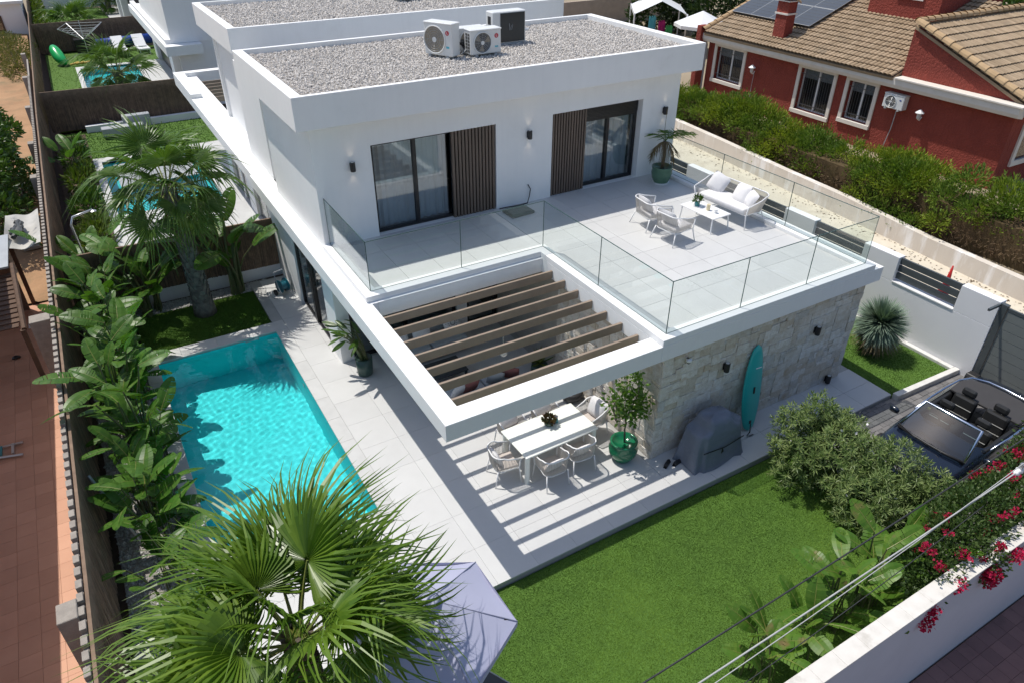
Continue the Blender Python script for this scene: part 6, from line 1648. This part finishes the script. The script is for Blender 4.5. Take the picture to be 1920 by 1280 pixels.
fl += [(5.55, -5.45, .95, .14, .1, .16), (5.42, -5.5, .8, .12, .08, .1), (6.2, -5.42, 1.15, .12, .1, .12), (7.0, -5.5, 1.0, .2, .12, .14), (7.15, -5.52, .8, .14, .1, .2), (7.7, -5.5, 1.05, .2, .12, .14)]
cloud(fl, 4200, .05, 24, .9, .2, .8, 1.2).build('flower_sprays', 'bract', bo_, ORG[bo_], kind='stuff')
# conifer hedge
hd = thing('conifer_hedge', 'long untrimmed conifer hedge on the old wall, green above and brown below', 'hedge', (19.9, 8, .4))
r = random.Random(31); hb = []; hbr = []
y = -5
while y < 21:
    zt = 2.2+.22*math.sin(y*.55)+r.uniform(-.22, .18)-(.03*(y-12) if y > 12 else 0); rr_ = r.uniform(.5, 1.0)
    if r.random() < .88: hb.append((20.25+r.uniform(-.3, .3), y, zt-.4*rr_, .95*rr_+.2, .85*rr_, .55*rr_)); hb.append((19.45+r.uniform(-.2, .3), y+.3, zt-.6+r.uniform(-.25, .1), r.uniform(.3, .55), r.uniform(.4, .7), r.uniform(.2, .4)))
    if r.random() < .3: hb.append((19.0, y, r.uniform(.6, 1.3), .25, .35, .3))
    hbr.append((19.5, y, 1.05, .5, .7, .6))
    if r.random() < .25: hbr.append((19.6, y, 1.75, .3, .4, .25))
    y += r.uniform(.5, .8)
cloud(hb, 100000, .145, 33, .26, .7, .45, .7, .5, clump=12, cl_r=.08).build('green_sprays', 'hedge', hd, ORG[hd])
cloud(hbr, 20000, .16, 34, .16, .2, .5, .9, .5).build('bare_twigs', 'hedgebrown', hd, ORG[hd])
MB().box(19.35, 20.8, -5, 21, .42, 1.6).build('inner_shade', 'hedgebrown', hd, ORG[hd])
r = random.Random(3)
for k in range(18): yy = -4+k*1.35; MB().tube([(20.0, yy, .42), (19.9+r.uniform(-.1, .1), yy+.1, 1.2), (19.95, yy+r.uniform(-.3, .3), 2.0)], [.07, .05, .02], 6).build('trunk', 'bark', hd, ORG[hd])
# potted standard tree beside the dining table
lt_ = thing('potted_tree', 'small leafy tree in a glossy green pot by the stone wall', 'tree', (4.28, .52, 0))
MB().lathe([(.17, 0), (.2, .03), (.3, .2), (.31, .32), (.26, .42), (.29, .46), (.29, .5), (.25, .5), (.24, .44)], (0, 0, 0), 28).build('pot', 'greenglaze', lt_, smooth=True)
MB().lathe([(.0, .43), (.25, .44)], (0, 0, 0), 20, cap=False).build('soil', 'soil', lt_)
MB().tube([(.02, 0, .43), (.0, .02, .8), (.03, 0, 1.2)], [.022, .018, .015], 7).build('trunk', 'bark', lt_, smooth=True)
tb = [(0, 0, 1.45, .33, .33, .35), (-.28, .05, 1.6, .26, .26, .26), (.22, -.05, 1.5, .28, .25, .28), (.08, .1, 1.85, .27, .27, .28), (-.1, -.1, 1.25, .25, .25, .2), (.3, -.1, 1.25, .16, .16, .14), (.12, .0, 2.1, .14, .14, .16)]
ORG[lt_] = Vector((0, 0, 0)); twigs(tb, 9, 9, (0, 0, 1.1), 'bark', lt_, .012)
cloud(tb, 900, .105, 41, .55, .2, .7, .9).build('foliage', 'citrus', lt_)
# potted palm on the terrace
tp = thing('potted_palm', 'half withered feather palm in a sage pot at the terrace corner', 'plant', (9.86, 6.42, 3.13))
MB().lathe([(.19, 0), (.2, .03), (.26, .15), (.29, .3), (.27, .42), (.29, .45), (.29, .48), (.25, .48), (.24, .43)], (0, 0, 0), 26).build('pot', 'sageglaze', tp, smooth=True)
MB().lathe([(.17, 0), (.23, .0), (.24, .03), (.2, .035)], (0, 0, 0), 22).build('saucer', 'whiteclean', tp)
MB().lathe([(.0, .42), (.25, .43)], (0, 0, 0), 18, cap=False).build('soil', 'soil', tp)
MB().tube([(0, 0, .42), (.02, 0, .8), (.0, .02, 1.18)], [.05, .045, .04], 8).build('trunk', 'bark', tp, smooth=True)
def feather(seed, L, m):
    r = random.Random(seed); b = MB(); mid = [Vector((L*s_, 0, .25*L*s_-.75*L*s_*s_)) for s_ in [k/14 for k in range(15)]]
    b.tube(mid, [.012*(1-.8*k/14) for k in range(15)], 5)
    for k in range(2, 14):
        for sg in (-1, 1):
            p = mid[k]; l = .26*math.sin(math.pi*k/15)+.05
            e = p+Vector((l*.6, sg*l*.8, -l*r.uniform(.3, .9))); w_ = Vector((.012, 0, .004)); b.add([p-w_, p+w_, (p+e)/2+w_*.8, e, (p+e)/2-w_*.8], [(0, 1, 2, 4), (4, 2, 3)])
    d = bpy.data.meshes.new('feather'); d.from_pydata([tuple(v) for v in b.v], [], b.f); d.materials.append(MT[m]); d.update(); return d
FE = feather(1, .75, 'fandark'); FD = feather(2, .6, 'fandry')
for k in range(5): link('frond', FE, tp, (0, 0, 1.18), (0, R(-45+k*6), R(-60+k*38)))
for k in range(7): link('withered_frond', FD, tp, (0, 0, 1.16), (0, R(20+k*3), R(k*52)))
MB().tube([(.34, .45, .0), (.34, .45, 1.9)], .006, 5).build('support_cane', 'fandry', tp)
# yucca ball
yk = thing('yucca', 'spiky blue yucca ball on the side lawn by the grey wall', 'plant', (12.5, .5, -.06))
def spikes(n, seed, m, nm, L0, L1, zc, zr, wdt=.016):
    r = random.Random(seed); q = MB()
    for k in range(n):
        z = r.uniform(*zr); a = r.uniform(0, 6.283); rr_ = math.sqrt(max(0, 1-z*z)); d = Vector((rr_*math.cos(a), rr_*math.sin(a), z)); l = r.uniform(L0, L1)
        s_ = d.cross(Vector((0, 0, 1))).normalized()*wdt if abs(d.z) < .98 else Vector((wdt, 0, 0)); c = Vector((0, 0, zc))+d*.05
        nn = s_.cross(d).normalized()*wdt*.4
        q.add([c-s_*.6, c+s_*.6, c+d*l*.5+s_+nn, c+d*l-Vector((0, 0, .05*l)), c+d*l*.5-s_+nn], [(0, 1, 2, 4), (4, 2, 3)])
    q.build(nm, m, yk)
spikes(1500, 3, 'yucca', 'blades', .58, .76, .88, (-.75, 1)); spikes(420, 4, 'yuccadry', 'dry_skirt', .55, .78, .72, (-1, -.35))
MB().tube([(0, 0, 0), (0, 0, .9)], .12, 8).build('trunk', 'bark', yk)
# small pot plants
cloud([(0, 0, .17, .12, .12, .09)], 260, .07, 3, .6, .4, .5).build('leaves', 'reddish', SUCC)
cloud([(0, 0, .17, .09, .09, .09)], 160, .08, 4, .4, .5, .6).build('leaves', 'bush', COFP)
q = MB(); r = random.Random(6)
for k in range(26):
    a = k*2.4; el = R(r.uniform(15, 75)); d = Vector((math.cos(a)*math.cos(el), math.sin(a)*math.cos(el), math.sin(el))); s_ = d.cross(Vector((0, 0, 1))).normalized()*.035; c = Vector((0, 0, .36)); l = r.uniform(.35, .5)
    q.add([c-s_*.6, c+s_*.6, c+d*l*.55+s_, c+d*l, c+d*l*.55-s_], [(0, 1, 2, 4), (4, 2, 3)])
q.build('leaves', 'shrublight', AGAVE)
# left hand tree and scrub
def bush(name, label, cat, loc, blobs, n, size, seed, m, aspect=.5, tr=4, bm='bark', zmin=None, up=.2, grp=None, clump=1, cl_r=.08):
    t = thing(name, label, cat, loc, 0, grp)
    cloud(blobs, n, size, seed, aspect, up, .4, .8, zmin, clump=clump, cl_r=cl_r).build('crown', m, t, loc)
    MB().tube([(0, 0, 0), (0, .05, blobs[0][2]*.5-loc[2]*.5), (0, 0, blobs[0][2]-loc[2])], [.12, .09, .05], 8).build('trunk', bm, t, smooth=True)
    twigs(blobs, tr, seed, loc, bm, t, .03)
    return t
bush('broadleaf_tree', 'dark glossy leaved tree at the left edge above the dirt', 'tree', (-7.6, 19.5, 0), [(-7.3, 19.5, 2.2, 1.1, 1.4, 1.1), (-7.0, 21.8, 2.6, 1.0, 1.5, 1.0), (-7.2, 24.0, 2.7, 1.0, 1.5, 1.2), (-6.9, 18.0, 1.5, .7, .9, .7), (-6.45, 21.0, 1.9, .5, .8, .5), (-6.4, 25.2, 2.1, .5, .8, .35), (-6.3, 18.6, 1.3, .35, .5, .3)], 8500, .22, 51, 'bush', .45, 8)
bush('scrub_bush', 'dry grey green scrub bush beside the white outbuilding', 'bush', (-6.4, 46, .4), [(-6.6, 47, 1.0, 1.3, 3.2, .9), (-6.2, 44, .8, .8, 2.2, .7), (-7.6, 50, 1.0, 1.4, 2.6, .8)], 5000, .3, 52, 'drygrass', .16, 4)
bush('scrub_bush', 'small green bush on the orange dirt below the slope', 'bush', (-6.4, 22.6, .1), [(-6.5, 22.6, .6, .5, .7, .5), (-6.2, 24.0, .5, .4, .6, .4)], 900, .2, 53, 'bush', .45, 3)
SG = 'shrubs along the second garden fence'
for k, (y, h, m, lab) in enumerate([(15.2, .5, 'shrublight', 'spiky light shrub nearest the pool in the second garden bed'), (17.5, .6, 'shrublight', 'feathery light green shrub in the second garden bed'), (20.2, .65, 'bush', 'dark leafy shrub in the second garden bed'), (23, .7, 'shrublight', 'yellow green shrub beside the second pool'), (26, .8, 'bush', 'tall shrub at the far end of the second garden bed')]):
    bush('garden_shrub', lab, 'bush', (-4.5, y, 0), [(-4.5, y, h*.6, .5, .8, h*.5), (-4.3, y+.5, h*.9, .35, .5, h*.4)], 800, .26, 60+k, m, .28, 3, 'stem', 0, .6, SG)
paddle_plant('bird_of_paradise', 'upright broad leaved plant among the second garden shrubs', (-4.6, 24.4, 0), 8, .7, 1.5, 95, PAD, .8, .15, PG)
paddle_plant('bird_of_paradise', 'broad leaved plant just behind the brushwood fence corner', (-4.7, 14.0, 0), 10, .8, 1.9, 96, PAD, .75, .15, PG)
struct('garden_bed', MB().box(-5.2, -3.91, 12.95, 31, -.2, -.02), 'soil')
cloud_ = [(-4.7, y, .7, .4, 1.2, .7) for y in range(53, 71, 2)]
bush('clipped_hedge', 'green hedge along the left fence of the farthest garden', 'hedge', (-4.7, 60, 0), cloud_, 4000, .25, 71, 'shrublight', .5, 2)
# far dark trees
FT = 'dark trees behind the party tent'
for k, (x, y, lab) in enumerate([(34.5, 35, 'dark hedge tree behind the party tent, leftmost'), (37.5, 32, 'dark hedge tree behind the white parasol'), (40.5, 29, 'dark hedge tree behind the solar roof ridge'), (43.5, 26, 'dark hedge tree far behind the red house, left of the tower')]):
    bush('cypress_hedge', lab, 'tree', (x, y, .4), [(x, y, 1.8, 3.0, 1.2, 1.8), (x+1.5, y, 2.4, 1.6, 1.0, 1.6)], 3500, .4, 80+k, 'treefar', .35, 3, grp=FT, clump=2)
bush('garden_tree', 'bright green tree behind the red roof at the top right corner', 'tree', (44, 18, .4), [(44, 18, 3.2, 2.5, 3.0, 2.2), (46, 15, 3.5, 2.5, 2.6, 2.3), (43, 21, 2.6, 2, 2.5, 1.8)], 6000, .32, 90, 'bush', .5, 5)
# leaf litter on the path under the hedge
q = MB(); r = random.Random(77)
for k in range(380):
    y = r.uniform(-2, 16); x = 18.55-abs(r.gauss(0, .35)); z = (-.08+.62*y/14 if y > 0 else -.08+.037*y)+.006; s_ = r.uniform(.02, .07); a = r.uniform(0, 6.28)
    q.add([(x+s_*math.cos(a), y+s_*math.sin(a), z), (x+s_*.5*math.cos(a+2), y+s_*.5*math.sin(a+2), z+.01), (x+s_*.7*math.cos(a+4), y+s_*.7*math.sin(a+4), z)], [(0, 1, 2)])
o = q.build('leaf_litter', 'hedgebrown'); o["kind"] = "stuff"; tag(o, 'brown leaf litter on the cream path under the hedge', 'litter')
for o in [camo, suno]: pass
